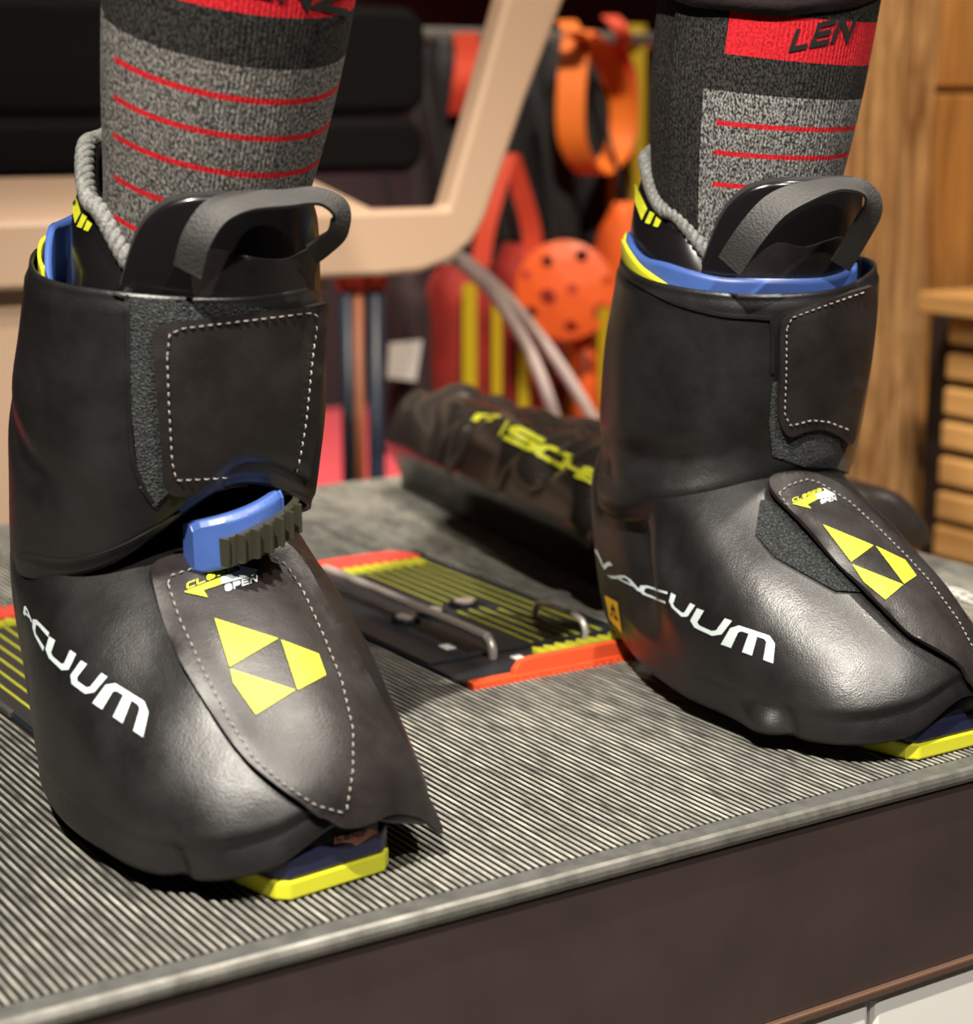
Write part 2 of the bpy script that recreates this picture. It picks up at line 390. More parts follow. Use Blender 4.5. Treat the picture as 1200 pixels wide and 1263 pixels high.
def sock_mat(name, grey_lo, grey_hi, stripes, band, face, hw=0.0052):
    """knit sock: heather yarn, red stripes over a range of the circumference (uv.x), red cuff band (uv.y)"""
    m, nt, p = nodes_of(name); tc = N(nt, 'ShaderNodeTexCoord'); sp = N(nt, 'ShaderNodeSeparateXYZ'); nt.links.new(tc.outputs['UV'], sp.inputs[0])
    U, Vv = sp.outputs[0], sp.outputs[1]
    def mth(op, a, b, c=None):
        n = N(nt, 'ShaderNodeMath', operation=op)
        for i, q in enumerate((a, b, c)):
            if q is None: continue
            if isinstance(q, (int, float)): n.inputs[i].default_value = q
            else: nt.links.new(q, n.inputs[i])
        return n.outputs[0]
    def rng(x, a, b): return mth('MULTIPLY', mth('GREATER_THAN', x, a), mth('LESS_THAN', x, b))
    nz = N(nt, 'ShaderNodeTexNoise', Scale=620.0, Detail=2.0); nt.links.new(tc.outputs['Object'], nz.inputs['Vector'])
    mpn = N(nt, 'ShaderNodeMapping'); mpn.inputs['Scale'].default_value = (1, 1, 0.5); nt.links.new(tc.outputs['Object'], mpn.inputs['Vector'])
    nz.inputs['Scale'].default_value = 1000; nt.links.new(mpn.outputs[0], nz.inputs['Vector'])
    def ramp(c0, c1, p0=0.42, p1=0.64):
        cr = N(nt, 'ShaderNodeValToRGB'); e = cr.color_ramp.elements; e[0].position = p0; e[0].color = (*c0, 1); e[1].position = p1; e[1].color = (*c1, 1)
        nt.links.new(nz.outputs[0], cr.inputs[0]); return cr.outputs[0]
    dark = ramp((0.004, 0.004, 0.004), (0.05, 0.046, 0.042)); grey = ramp(grey_lo, grey_hi); red = ramp((0.30, 0.004, 0.008), (0.62, 0.02, 0.03), 0.3, 0.6)
    def mix(f, a, b):
        mx = N(nt, 'ShaderNodeMix', data_type='RGBA'); nt.links.new(f, mx.inputs[0]); nt.links.new(a, mx.inputs[6]); nt.links.new(b, mx.inputs[7]); return mx.outputs[2]
    col = mix(mth('MULTIPLY', rng(Vv, -1, face[0]), rng(U, face[1], face[2])), dark, grey)
    f = None
    for (vk, a, b) in stripes:
        s = mth('MULTIPLY', mth('LESS_THAN', mth('ABSOLUTE', mth('SUBTRACT', Vv, vk), 0), hw), rng(U, a, b)); f = s if f is None else mth('MAXIMUM', f, s)
    f = mth('MAXIMUM', f, mth('MULTIPLY', rng(Vv, band[0], band[1]), rng(U, band[2], band[3])))
    col = mix(f, col, red); nt.links.new(col, p.inputs['Base Color']); p.inputs['Roughness'].default_value = 0.9; p.inputs['Specular IOR Level'].default_value = 0.2
    rib = mth('SINE', mth('MULTIPLY', U, 2 * PI * 150), 0)
    hgt = mth('ADD', mth('MULTIPLY', rib, 0.35), nz.outputs[0])
    b = N(nt, 'ShaderNodeBump', Strength=0.55, Distance=0.0012); nt.links.new(hgt, b.inputs['Height']); nt.links.new(b.outputs[0], p.inputs['Normal'])
    return m
M['mat'] = None
def mat_rubber():
    m, nt, p = nodes_of('dusty ribbed rubber'); tc = N(nt, 'ShaderNodeTexCoord')
    mp = N(nt, 'ShaderNodeMapping'); mp.inputs['Scale'].default_value = (14, 5, 1); nt.links.new(tc.outputs['Object'], mp.inputs['Vector'])
    n1 = N(nt, 'ShaderNodeTexNoise', Scale=1.0, Detail=7.0, Roughness=0.7); nt.links.new(mp.outputs[0], n1.inputs['Vector'])
    mp2 = N(nt, 'ShaderNodeMapping'); mp2.inputs['Scale'].default_value = (260, 45, 1); nt.links.new(tc.outputs['Object'], mp2.inputs['Vector'])
    n2 = N(nt, 'ShaderNodeTexNoise', Scale=1.0, Detail=3.0); nt.links.new(mp2.outputs[0], n2.inputs['Vector'])
    mm = N(nt, 'ShaderNodeMath', operation='MULTIPLY'); nt.links.new(n1.outputs[0], mm.inputs[0]); nt.links.new(n2.outputs[0], mm.inputs[1])
    cr = N(nt, 'ShaderNodeValToRGB'); e = cr.color_ramp.elements
    e[0].position = 0.12; e[0].color = (0.075, 0.074, 0.068, 1); e[1].position = 0.40; e[1].color = (0.40, 0.385, 0.33, 1)
    nt.links.new(mm.outputs[0], cr.inputs[0]); nt.links.new(cr.outputs[0], p.inputs['Base Color'])
    p.inputs['Roughness'].default_value = 0.62
    return m
M['mat'] = mat_rubber()
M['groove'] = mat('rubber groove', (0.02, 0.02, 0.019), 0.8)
M['front_black'] = mat('dark brown front panel', (0.050, 0.035, 0.032), 0.32, var=0.15, vscale=12, bump=0.03, bscale=80)
M['trim'] = mat('worn grey aluminium trim', (0.20, 0.195, 0.175), 0.42, metal=0.7, var=0.35, vscale=60)
M['trim_dark'] = mat('dark grey edge strip', (0.075, 0.075, 0.07), 0.5, var=0.3, vscale=80)
M['copper'] = mat('brown metal lip', (0.20, 0.12, 0.085), 0.35, metal=0.6)
M['white_panel'] = mat('white lacquered panel', (0.85, 0.84, 0.80), 0.35)
M['tray_black'] = mat('black tray plate', (0.021, 0.024, 0.030), 0.42, var=0.12, vscale=40)
M['tray_orange'] = mat('orange red tray plastic', (0.85, 0.10, 0.03), 0.4)
M['tray_red'] = mat('red tray plastic', (0.80, 0.07, 0.05), 0.45)
M['steel'] = mat('brushed steel rod', (0.55, 0.50, 0.45), 0.35, metal=0.45)
M['yellow_line'] = mat('olive yellow print', (0.50, 0.50, 0.03), 0.5)

# ------------------------------------------------------------------ platform
PX0, PX1, PY0, PY1 = -0.25, 1.245, 0.787, 1.775
plat = thing('platform', 'low black platform with ribbed rubber top and dark front panel under the boots', 'platform', (0.5, 1.28, -0.60))
box('deck', PX0, PX1, PY0 - 0.006, PY1, -0.125, -0.004, M['front_black'], plat, 0.003)
TR = [(0.393, 0.565, 1.075, 1.455), (0.685, 0.857, 1.075, 1.455)]      # tray cut-outs
mb = MB(); PIT = 0.0047
x = PX0
def prof(mb, x, y0, y1):
    a, h = PIT, 0.0026
    pr = [(x, -0.0032), (x + a * 0.30, -0.0032), (x + a * 0.40, -0.0004), (x + a * 0.48, 0.0), (x + a * 0.80, 0.0), (x + a * 0.88, -0.0004), (x + a, -0.0032)]
    v = [(px, y0, z) for px, z in pr] + [(px, y1, z) for px, z in pr]; n = len(pr)
    f = [(i, i + 1, n + i + 1, n + i) for i in range(n - 1)]
    f.append((5, 4, 3, 2)); f.append((1, 2, 5, 6))
    mb.add(v, f)
while x < PX1 - PIT:
    segs = [(PY0 + 0.001, PY1 - 0.004)]
    for (a, b, c, d) in TR:
        if x + PIT > a - 0.003 and x < b + 0.003: segs = [(PY0 + 0.001, c - 0.004), (d + 0.004, PY1 - 0.004)]
    for s in segs: prof(mb, x, *s)
    x += PIT
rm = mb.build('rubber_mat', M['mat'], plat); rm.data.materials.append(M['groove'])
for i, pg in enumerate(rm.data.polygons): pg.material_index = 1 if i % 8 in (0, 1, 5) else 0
# nosing strip along the front edge, rounded
pr = [(0.7875, -0.0005), (0.776, -0.001), (0.7735, -0.0022), (0.7720, -0.0045), (0.7715, -0.007), (0.7725, -0.0095), (0.776, -0.0105), (0.786, -0.0105)]
V = [(PX0, y, z) for y, z in pr] + [(PX1, y, z) for y, z in pr]; n = len(pr)
mesh_obj('edge_trim', V, [(i, i + 1, n + i + 1, n + i) for i in range(n - 1)] + [tuple(range(n)), tuple(range(2 * n - 1, n - 1, -1))], M['trim'], plat, smooth=False).data.materials.append(M['trim_dark'])
bpy.data.objects['edge_trim'].data.polygons[0].material_index = 1
box('front_panel', PX0, PX1, 0.7745, 0.79, -0.128, -0.0102, M['front_black'], plat, 0.001)
box('metal_lip', PX0, PX1, 0.7705, 0.79, -0.1335, -0.128, M['copper'], plat, 0.0012)
# white cabinet fronts below the lip
zt = -0.136
xg = at_y(1073, 1240, 0.778).x
for a, b in ((xg - 0.62, xg - 0.0022), (xg + 0.0022, xg + 0.45)):
    box('cabinet_front', a, b, 0.776, 0.80, -0.60, zt, M['white_panel'], plat, 0.004)
box('cabinet_body', PX0 + 0.02, PX1 - 0.01, 0.801, PY1 - 0.03, -0.60, -0.126, M['tray_black'], plat)

# ------------------------------------------------------------------ foot trays set into the mat
def tray(x0, x1, y0, y1, side, label):
    t = thing('fitting_tray', label, 'tray', ((x0 + x1) / 2, (y0 + y1) / 2, -0.004), 'foot trays set into the platform')
    def X(k): return x0 + (x1 - x0) * k if side > 0 else x1 - (x1 - x0) * k      # k: 0 outer-left .. 1
    def bx(name, k0, k1, ya, yb, z0, z1, m, b=0.0, par=None):
        a, c = sorted((X(k0), X(k1))); return box(name, a, c, ya, yb, z0, z1, m, par or t, b)
    base = bx('base_plate', 0, 1, y0 + 0.012, y1 - 0.028, -0.0038, 0.0005, M['tray_black'], 0.0008)
    # split line between the moving plate and the front strip
    bx('toe_plate', 0.005, 0.995, y0 + 0.062, y1 - 0.075, 0.0006, 0.0022, M['tray_black'], 0.0006)
    # red back lip with rounded corner
    w = x1 - x0; pts = []
    a, c = sorted((X(0), X(0.97)))
    outl = [(a, y1 - 0.028), (c, y1 - 0.028), (c - 0.004, y1 - 0.014), (c - 0.016, y1 - 0.002), (c - 0.035, y1), (a, y1)]
    prism('back_lip', [(p[0], p[1], -0.0036) for p in outl], (0, 0, 0.0072), M['tray_red'], t, 0.0008)
    # orange front lip: flat strip with a raised handle
    a, c = sorted((X(0), X(0.98)))
    front = bx('front_lip', 0.0, 0.98, y0, y0 + 0.010, -0.0036, 0.003, M['tray_orange'], 0.001)
    hp = [(X(0.20), 0.001), (X(0.205), 0.007), (X(0.235), 0.0125), (X(0.29), 0.014), (X(0.93), 0.014), (X(0.96), 0.012), (X(0.97), 0.001)]
    prism('handle', [(p[0], y0 + 0.001, p[1]) for p in hp], (0, 0.006, 0), M['tray_orange'], front, 0.0012)
    for i in range(22):
        k = 0.1 + i * 0.04
        bx('tooth', k, k + 0.02, y0 - 0.0025, y0, -0.003, 0.0005, M['tray_orange'], 0, front)
    # yellow graduation lines, interrupted by the cross slot
    for i in range(7):
        k = 0.548 + i * 0.062; yb = y1 - 0.062 + 0.003 * i; ya = y0 + 0.066
        if i < 3: spans = ((ya + 0.002 * i, y0 + 0.172), (y0 + 0.196, yb))
        elif i < 4: spans = ((ya, y0 + 0.172 - 0.01), (y0 + 0.196, yb))
        else: spans = ((ya, yb),)
        for s in spans: bx('scale_line', k - 0.006, k + 0.006, s[0], s[1], 0.0022, 0.0026, M['yellow_line'])
    for i in range(8):
        k = 0.50 + i * 0.058
        a = X(k); d = (x1 - x0) * 0.026 * (1 if side > 0 else -1)
        for ya, sg in ((y1 - 0.050, 1), (y0 + 0.038, 1)):
            q = [(a - d, ya), (a + d, ya), (a + d * 0.9, ya + 0.010), (a, ya + 0.016), (a - d * 0.9, ya + 0.010)]
            prism('arrow_mark', [(p[0], p[1], 0.0004) for p in q], (0, 0, 0.003), M['yellow_line'] if i > 2 or sg else M['tray_black'], t)
    # cross slot with round knobs
    bx('slot', 0.56, 0.74, y0 + 0.176, y0 + 0.192, 0.0018, 0.0026, M['black_print'])
    for k, yy in ((0.42, y0 + 0.176), (0.63, y0 + 0.186), (0.26, y0 + 0.170)):
        ring = [(X(k) + 0.012 * math.cos(2 * PI * j / 20), yy + 0.012 * math.sin(2 * PI * j / 20), 0.0022) for j in range(20)]
        kn = prism('knob', ring, (0, 0, 0.0035), M['dark_toe'], t, 0.001)
        ring = [(X(k) + 0.008 * math.cos(2 * PI * j / 16), yy - 0.001 + 0.008 * math.sin(2 * PI * j / 16), 0.0057) for j in range(16)]
        prism('knob_cap', ring, (0, 0, 0.0012), M['steel'], kn)
    # guide slot under the long rod, rod with bent ends
    bx('guide_slot', 0.225, 0.275, y0 + 0.07, y1 - 0.09, 0.0022, 0.0026, M['black_print'])
    for k, ya, yb, r in ((0.285, y0 + 0.052, y1 - 0.064, 0.0036), (0.80, y0 + 0.058, y0 + 0.125, 0.0026)):
        xx = X(k); h = 0.014
        path = catmull([(xx, ya, 0.0), (xx, ya, h * 0.55), (xx, ya + 0.006, h), (xx, ya + 0.02, h + 0.0015), (xx, (ya + yb) / 2, h + 0.0015), (xx, yb - 0.02, h + 0.0015), (xx, yb - 0.005, h), (xx, yb, h * 0.55), (xx, yb, 0.0)], 6)
        tube('rod', path, r, M['steel'], t, 12)
    for k, yy in ((0.17, y0 + 0.084), (0.36, y0 + 0.036)):
        bx('mark_sticker', k, k + 0.05, yy, yy + 0.012, 0.0022 if yy > y0 + 0.06 else 0.0005, 0.0028 if yy > y0 + 0.06 else 0.001, M['white_panel'])
    for i in range(5):
        yy = y1 - 0.03 - i * 0.048
        bx('edge_strip', 0.985, 1.01, yy - 0.042, yy, -0.002, 0.003, M['trim_dark'] if i > 2 else M['trim'], 0.0008)
    return t
tray(*TR[1], 1, 'black fitting tray with steel rods, yellow lines and orange front lip between the boots')
tray(*TR[0], -1, 'black fitting tray mostly hidden behind the boot with the blue buckle')

# ------------------------------------------------------------------ ski boots
def loft(cols, ncol, nrow, closed=True, disp=None):
    """cols: key columns, each 4 bezier points; periodic catmull across columns, bezier along"""
    per = ncol // len(cols) if closed else ncol // (len(cols) - 1)
    c4 = [catmull([c[k] for c in cols], per, closed) for k in range(4)]
    nc = len(c4[0]); V = []; UV = []
    for r in range(nrow + 1):
        t = r / nrow
        b = ((1 - t) ** 3, 3 * t * (1 - t) ** 2, 3 * t * t * (1 - t), t ** 3)
        for c in range(nc):
            p = c4[0][c] * b[0] + c4[1][c] * b[1] + c4[2][c] * b[2] + c4[3][c] * b[3]
            V.append(p); UV.append((c / nc, t))
    Fc = []
    for r in range(nrow):
        for c in range(nc if closed else nc - 1):
            d = (c + 1) % nc
            Fc.append((r * nc + c, r * nc + d, (r + 1) * nc + d, (r + 1) * nc + c))
    if disp:
        s = Surf(V, Fc); cen = sum(s.V, Vector()) / len(V)
        sg = 1 if sum((s.V[i] - cen).dot(s.N[i]) for i in range(0, len(V), 7)) > 0 else -1
        V = [v + s.N[i] * (sg * disp(UV[i][0], UV[i][1], v)) for i, v in enumerate(s.V)]
        if sg < 0: Fc = [f[::-1] for f in Fc]
    return V, Fc, UV, nc
def sm(x, a, b):
    t = min(1, max(0, (x - a) / (b - a))); return t * t * (3 - 2 * t)
def gauss(x, m, s): return math.exp(-((x - m) / s) ** 2)

class Boot: pass
def make_boot(label, O, P):
    B = Boot(); B.O = O; B.P = P
    W = lambda u, v, z: Vector((O[0] - v, O[1] - u, z)); B.W = W
    t = thing('ski_boot', label, 'boot', (O[0], O[1] - 0.15, 0), 'pair of covered ski boots'); B.t = t
    # --- sole: yellow tread, navy rand
    half = [(-0.006, 0.026), (0.004, 0.036), (0.05, 0.0375), (0.10, 0.035), (0.15, 0.036), (0.20, 0.042), (0.25, 0.046), (0.285, 0.043), (0.312, 0.036), (0.318, 0.030)]
    tx = P.get('toe_skew', 0.0)
    outl = [(u + (tx * v if u > 0.25 else 0), v) for u, v in half] + [(u + (-tx * v if u > 0.25 else 0), -v) for u, v in half[::-1]]
    so = prism('sole', [W(u, v, 0.0005) for u, v in outl], (0, 0, 0.0105), M['yellow_plastic'], t, 0.0015)
    for k in range(13):
        u = 0.012 + k * 0.0235
        if 0.1 < u < 0.15 or u > 0.27: continue
        hw = np.interp(u, [h[0] for h in half], [h[1] for h in half])
        for s in (-1, 1):
            v0, v1 = sorted((s * (hw - 0.004), s * (hw + 0.0022)))
            o = box('tread_lug', O[0] - v1, O[0] - v0, O[1] - u - 0.012, O[1] - u, 0.0003, 0.0075, M['yellow_plastic'], so, 0.0012)
    prism('sole_rand', [W(u * 0.995 + 0.001, v * 0.985, 0.011) for u, v in outl], (0, 0, 0.013), M['navy'], t, 0.002)
    # --- toe and foot shell (dark), closed loft above the rand
    fs = [(-0.004, 0.030), (0.03, 0.036), (0.09, 0.037), (0.15, 0.037), (0.21, 0.042), (0.26, 0.044), (0.295, 0.038), (0.316, 0.026)]
    V = []; NS = 9
    hgt = [0.10, 0.10, 0.10, 0.095, 0.078, 0.064, 0.060, 0.054]
    for (u, w), h in zip(fs, hgt):
        for k in range(NS):
            a = PI * k / (NS - 1); V.append(W(u, w * math.cos(a) * 0.97, 0.023 + (h - 0.023) * math.sin(a) ** 0.6))
    Fc = [(i * NS + k, i * NS + k + 1, (i + 1) * NS + k + 1, (i + 1) * NS + k) for i in range(len(fs) - 1) for k in range(NS - 1)]
    Fc.append(tuple((len(fs) - 1) * NS + k for k in range(NS))); Fc.append(tuple(range(NS - 1, -1, -1)))
    sh = mesh_obj('toe_shell', V, Fc, M['dark_toe'], t); B.toe = Surf(V, Fc)
    # heel piece in blue
    ring = [(-0.008 + 0.002, 0.024), (0.006, 0.037), (0.045, 0.039), (0.045, -0.039), (0.006, -0.037), (-0.006, -0.024)]
    prism('heel_shell', [W(u, v, 0.027) for u, v in ring], (0, 0, 0.05), P['heel_mat'], t, 0.004)
    # --- foot cover
    cols = [[W(*q) for q in c] for c in P['foot']]
    def disp(uu, tt, v):
        d = 0.0016 * noise.noise(v * 22 + Vector(P['seed'])) + 0.0042 * noise.noise(v * 11 + Vector(P['seed']) * 2)
        fr = max(gauss(uu, 0.07, 0.11), gauss(uu, 0.93, 0.11), gauss(uu, 0.25, 0.12) * 0.5)
        d += 0.003 * fr * sm(tt, P.get('hem', 0.11), P.get('hem', 0.11) + 0.022) - 0.0015 * fr
        for (a, b, sa, sb, amp) in P.get('dents', ()):
            d += amp * gauss(uu, a, sa) * gauss(tt, b, sb)
        for (a, b, k, wd, la, amp) in P.get('creases', ()):      # slanted crease: centre, slope, width, length
            q = (tt - b) - k * (uu - a); d += amp * gauss(q, 0, wd) * gauss(uu, a, la)
        return d
    V, Fc, UV, nc = loft(cols, 16 * len(cols), 64, True, disp)
    fc = mesh_obj('foot_cover', V, Fc, M['cover'], t); solid(fc, 0.0018, -1); B.foot = Surf(V, Fc)
    # --- cuff cover
    cc, bc = P['cuff_top'], P['cuff_bot']
    keys = []
    for k in range(len(P['ztop'])):
        a = 2 * PI * k / len(P['ztop'])
        def ringp(c, zz):
            ru = c[1] if math.cos(a) > 0 else c[2]
            return W(c[0] + ru * math.cos(a), c[4] + c[3] * math.sin(a), zz)
        T = ringp(cc, P['ztop'][k]); Bt = ringp(bc, P['zbot'][k])
        mid1 = Bt.lerp(T, 0.33); mid2 = Bt.lerp(T, 0.70)
        o1 = Vector((mid1.x - O[0], mid1.y - (O[1] - 0.11), 0)).normalized() * P.get('bulge', 0.004)
        keys.append([Bt, mid1 + o1, mid2 + o1 * 0.6, T])
    def disp2(uu, tt, v):
        d = 0.0013 * noise.noise(v * 20 + Vector(P['seed'])) + 0.0036 * noise.noise(v * 10 + Vector(P['seed']) * 3)
        d += 0.0016 * sm(tt, 0.97, 0.94) * sm(tt, 0.03, 0.07)
        for (a, b, sa, sb, amp) in P.get('cuff_dents', ()): d += amp * gauss(uu, a, sa) * gauss(tt, b, sb)
        for (a, b, k, wd, la, amp) in P.get('cuff_creases', ()):
            q = (tt - b) - k * (uu - a); d += amp * gauss(q, 0, wd) * gauss(uu, a, la)
        return d
    V, Fc, UV, nc = loft(keys, 16 * len(keys), 48, True, disp2)
    cf = mesh_obj('cuff_cover', V, Fc, M['cover'], t); solid(cf, 0.0022, -1); B.cuff = Surf(V, Fc)
    B.cuff_o = cf; B.foot_o = fc
    # --- blue shell cuff inside the cover, rim just above it
    def ringloft(name, rings, m, parent, thick=0.0, ncol=72, shade=True):
        V = []; UV = []
        for i, fn in enumerate(rings):
            for k in range(ncol): V.append(fn(2 * PI * k / ncol)); UV.append((k / ncol, i / (len(rings) - 1)))
        Fc = [(i * ncol + k, i * ncol + (k + 1) % ncol, (i + 1) * ncol + (k + 1) % ncol, (i + 1) * ncol + k) for i in range(len(rings) - 1) for k in range(ncol)]
        cen = sum((Vector(v) for v in V), Vector()) / len(V); n0 = (V[1] - V[0]).cross(V[ncol] - V[0])
        if n0.dot(V[0] - cen) < 0: Fc = [f[::-1] for f in Fc]
        o = mesh_obj(name, V, Fc, m, parent, uv=UV)
        if thick: solid(o, thick, -1)
        return o, Surf(V, Fc)
    B.ringloft = ringloft
    def zt_at(a, lst):
        n = len(lst); q = (a / (2 * PI) * n) % n; i = int(q); f = q - i; f = f * f * (3 - 2 * f)
        return lst[i] * (1 - f) + lst[(i + 1) % n] * f
    B.zt_at = zt_at
    s = P['shell']
    def shell_ring(z_off, grow):
        def fn(a):
            ru = (s[1] if math.cos(a) > 0 else s[2]) + grow
            return W(s[0] + ru * math.cos(a), s[4] + (s[3] + grow) * math.sin(a), zt_at(a, s[5]) + z_off)
        return fn
    ringloft('cuff_shell', [shell_ring(-0.055, -0.002), shell_ring(-0.03, 0), shell_ring(-0.004, 0.0005), shell_ring(0, 0)], M['blue'], t, 0.004)
    B.shell = Surf([shell_ring(z, 0.0006)(2 * PI * k / 72) for z in (-0.06, 0.0) for k in range(72)], [(k, (k + 1) % 72, 72 + (k + 1) % 72, 72 + k) for k in range(72)])
    # --- liner: glossy black upper with braided rim
    l = P['liner']
    def lin_ring(f, grow):
        def fn(a):
            zt = zt_at(a, l[5]); zb = 0.20
            ru = (l[1] if math.cos(a) > 0 else l[2]) + grow
            sh_ = (1 - f) * l[6]
            return W(l[0] - sh_ + ru * math.cos(a), l[4] + (l[3] + grow) * math.sin(a), zb + (zt - zb) * f)
        return fn
    B.liner_o, B.liner = ringloft('liner', [lin_ring(f, g) for f, g in ((0, 0.002), (0.4, 0.004), (0.65, 0.004), (0.82, 0.001), (0.93, -0.004), (1.0, -0.009))], M['gloss_black'], t, 0.006)
    # braided rope along the rim: two twisted strands
    rim = [lin_ring(1.0, -0.006)(2 * PI * k / 220) for k in range(220)]
    a0, a1 = P['rope']
    idx = [int(a0 / 360 * 220) + k for k in range(int((a1 - a0) / 360 * 220) + 1)]
    base = [rim[i % 220] for i in idx]
    mbr = MB()
    fine = catmull(base, 4)
    for ph in (0, 2 * PI / 3, 4 * PI / 3):
        path = []; L = 0
        for i, p in enumerate(fine):
            tdir = (fine[min(i + 1, len(fine) - 1)] - fine[max(i - 1, 0)]).normalized(); L += (fine[i] - fine[max(i - 1, 0)]).length
            e1 = tdir.cross(Vector((0, 0, 1))).normalized(); e2 = tdir.cross(e1); q = L / 0.016 * 2 * PI + ph
            path.append(p + e1 * (0.0028 * math.cos(q)) + e2 * (0.0028 * math.sin(q)))
        mbr.add(*tube_data(path, 0.0029, 8))
    mbr.build('braided_trim', M['rope'], B.liner_o, True)
    # --- tongue in front of the shin
    g = P['tongue']
    ks = []
    for k in range(13):
        f = k / 12; a = math.radians(g['a0'] + (g['a1'] - g['a0']) * f)
        def pt(z, r, du): return W(g['u'] + du + r * math.cos(a), g['v'] + r * math.sin(a), z)
        e = abs(f - 0.5) * 2
        zt = g['z1'] - g['drop'] * e ** 5
        ks.append([pt(0.22, g['r'] - 0.004, -0.012), pt(0.26, g['r'], -0.004), pt(zt - 0.025, g['r'] + 0.001, g['lean'] * 0.7), pt(zt, g['r'] - 0.002, g['lean'])])
    V, Fc, UV, nc = loft(ks, 72, 24, False)
    to = mesh_obj('tongue', V, Fc, M['gloss_black'], t); solid(to, 0.006, 0); B.tongue = Surf(V, Fc); B.tongue_o = to
    # felt rim along the tongue's top
    top = [V[24 * nc + c] for c in range(nc)]
    tube('felt_rim', top, 0.0030, M['liner_felt'], to, 8)
    return B
def stitches(path_px, surf, parent, off=0.0016, ln=6.0, gap=5.0, r=0.00045, name='stitching'):
    """row of thread dashes along a polyline given as outline points on a surface"""
    P = [Vector(p) for p in path_px]; mb = MB(); d = 0; pos = 0
    segs = [(P[i], P[i + 1], (P[i + 1] - P[i]).length) for i in range(len(P) - 1)]
    tot = sum(s[2] for s in segs)
    def at(s):
        for a, b, l in segs:
            if s <= l: return a.lerp(b, s / l if l else 0)
            s -= l
        return P[-1]
    s = 0
    while s + ln < tot:
        q0, q1 = at(s), at(s + ln)
        p0, n0, m0 = surf.cast(*q0); p1, n1, m1 = surf.cast(*q1)
        if m0 is None and m1 is None and (p0 - p1).length < 0.02: mb.add(*tube_data([p0 + n0 * off * 0.4, (p0 + p1) / 2 + n0 * off * 0.9, p1 + n1 * off * 0.4], r, 5))
        s += ln + gap
    if mb.v: return tag(mb.build(name, M['stitch'], parent, True), kind='stuff')

def foot_cols(d=None):
    c = [  # toe .. left side .. heel .. right side ; base, two handles, top
     [(0.326, 0.000, 0.038), (0.330, 0.000, 0.076), (0.240, 0.000, 0.118), (0.132, 0.000, 0.180)],
     [(0.322, 0.040, 0.020), (0.324, 0.042, 0.072), (0.230, 0.040, 0.118), (0.128, 0.028, 0.180)],
     [(0.296, 0.076, 0.013), (0.296, 0.084, 0.060), (0.200, 0.064, 0.124), (0.118, 0.050, 0.180)],
     [(0.240, 0.097, 0.013), (0.235, 0.104, 0.065), (0.160, 0.086, 0.134), (0.100, 0.062, 0.180)],
     [(0.165, 0.098, 0.016), (0.155, 0.102, 0.070), (0.115, 0.090, 0.140), (0.082, 0.068, 0.180)],
     [(0.085, 0.078, 0.022), (0.075, 0.082, 0.080), (0.062, 0.082, 0.145), (0.058, 0.066, 0.180)],
     [(0.020, 0.050, 0.030), (0.002, 0.056, 0.085), (0.002, 0.060, 0.145), (0.030, 0.048, 0.180)],
     [(-0.008, 0.000, 0.032), (-0.024, 0.000, 0.085), (-0.016, 0.000, 0.145), (0.018, 0.000, 0.180)],
     [(0.020, -0.048, 0.030), (0.002, -0.052, 0.085), (0.002, -0.056, 0.145), (0.030, -0.046, 0.180)],
     [(0.085, -0.064, 0.022), (0.075, -0.066, 0.080), (0.062, -0.068, 0.145), (0.058, -0.062, 0.180)],
     [(0.165, -0.072, 0.016), (0.155, -0.076, 0.066), (0.115, -0.072, 0.138), (0.082, -0.062, 0.180)],
     [(0.240, -0.074, 0.013), (0.235, -0.080, 0.058), (0.165, -0.066, 0.126), (0.100, -0.056, 0.180)],
     [(0.298, -0.058, 0.018), (0.300, -0.062, 0.052), (0.205, -0.050, 0.118), (0.118, -0.045, 0.180)],
     [(0.324, -0.032, 0.030), (0.328, -0.032, 0.068), (0.232, -0.030, 0.116), (0.128, -0.026, 0.180)],
    ]
    if d:
        for k, fn in d.items(): c[k] = fn
    return c
common_tongue = dict(u=0.140, v=-0.008, r=0.066, a0=-66, a1=64, z1=0.352, drop=0.05, lean=0.012)
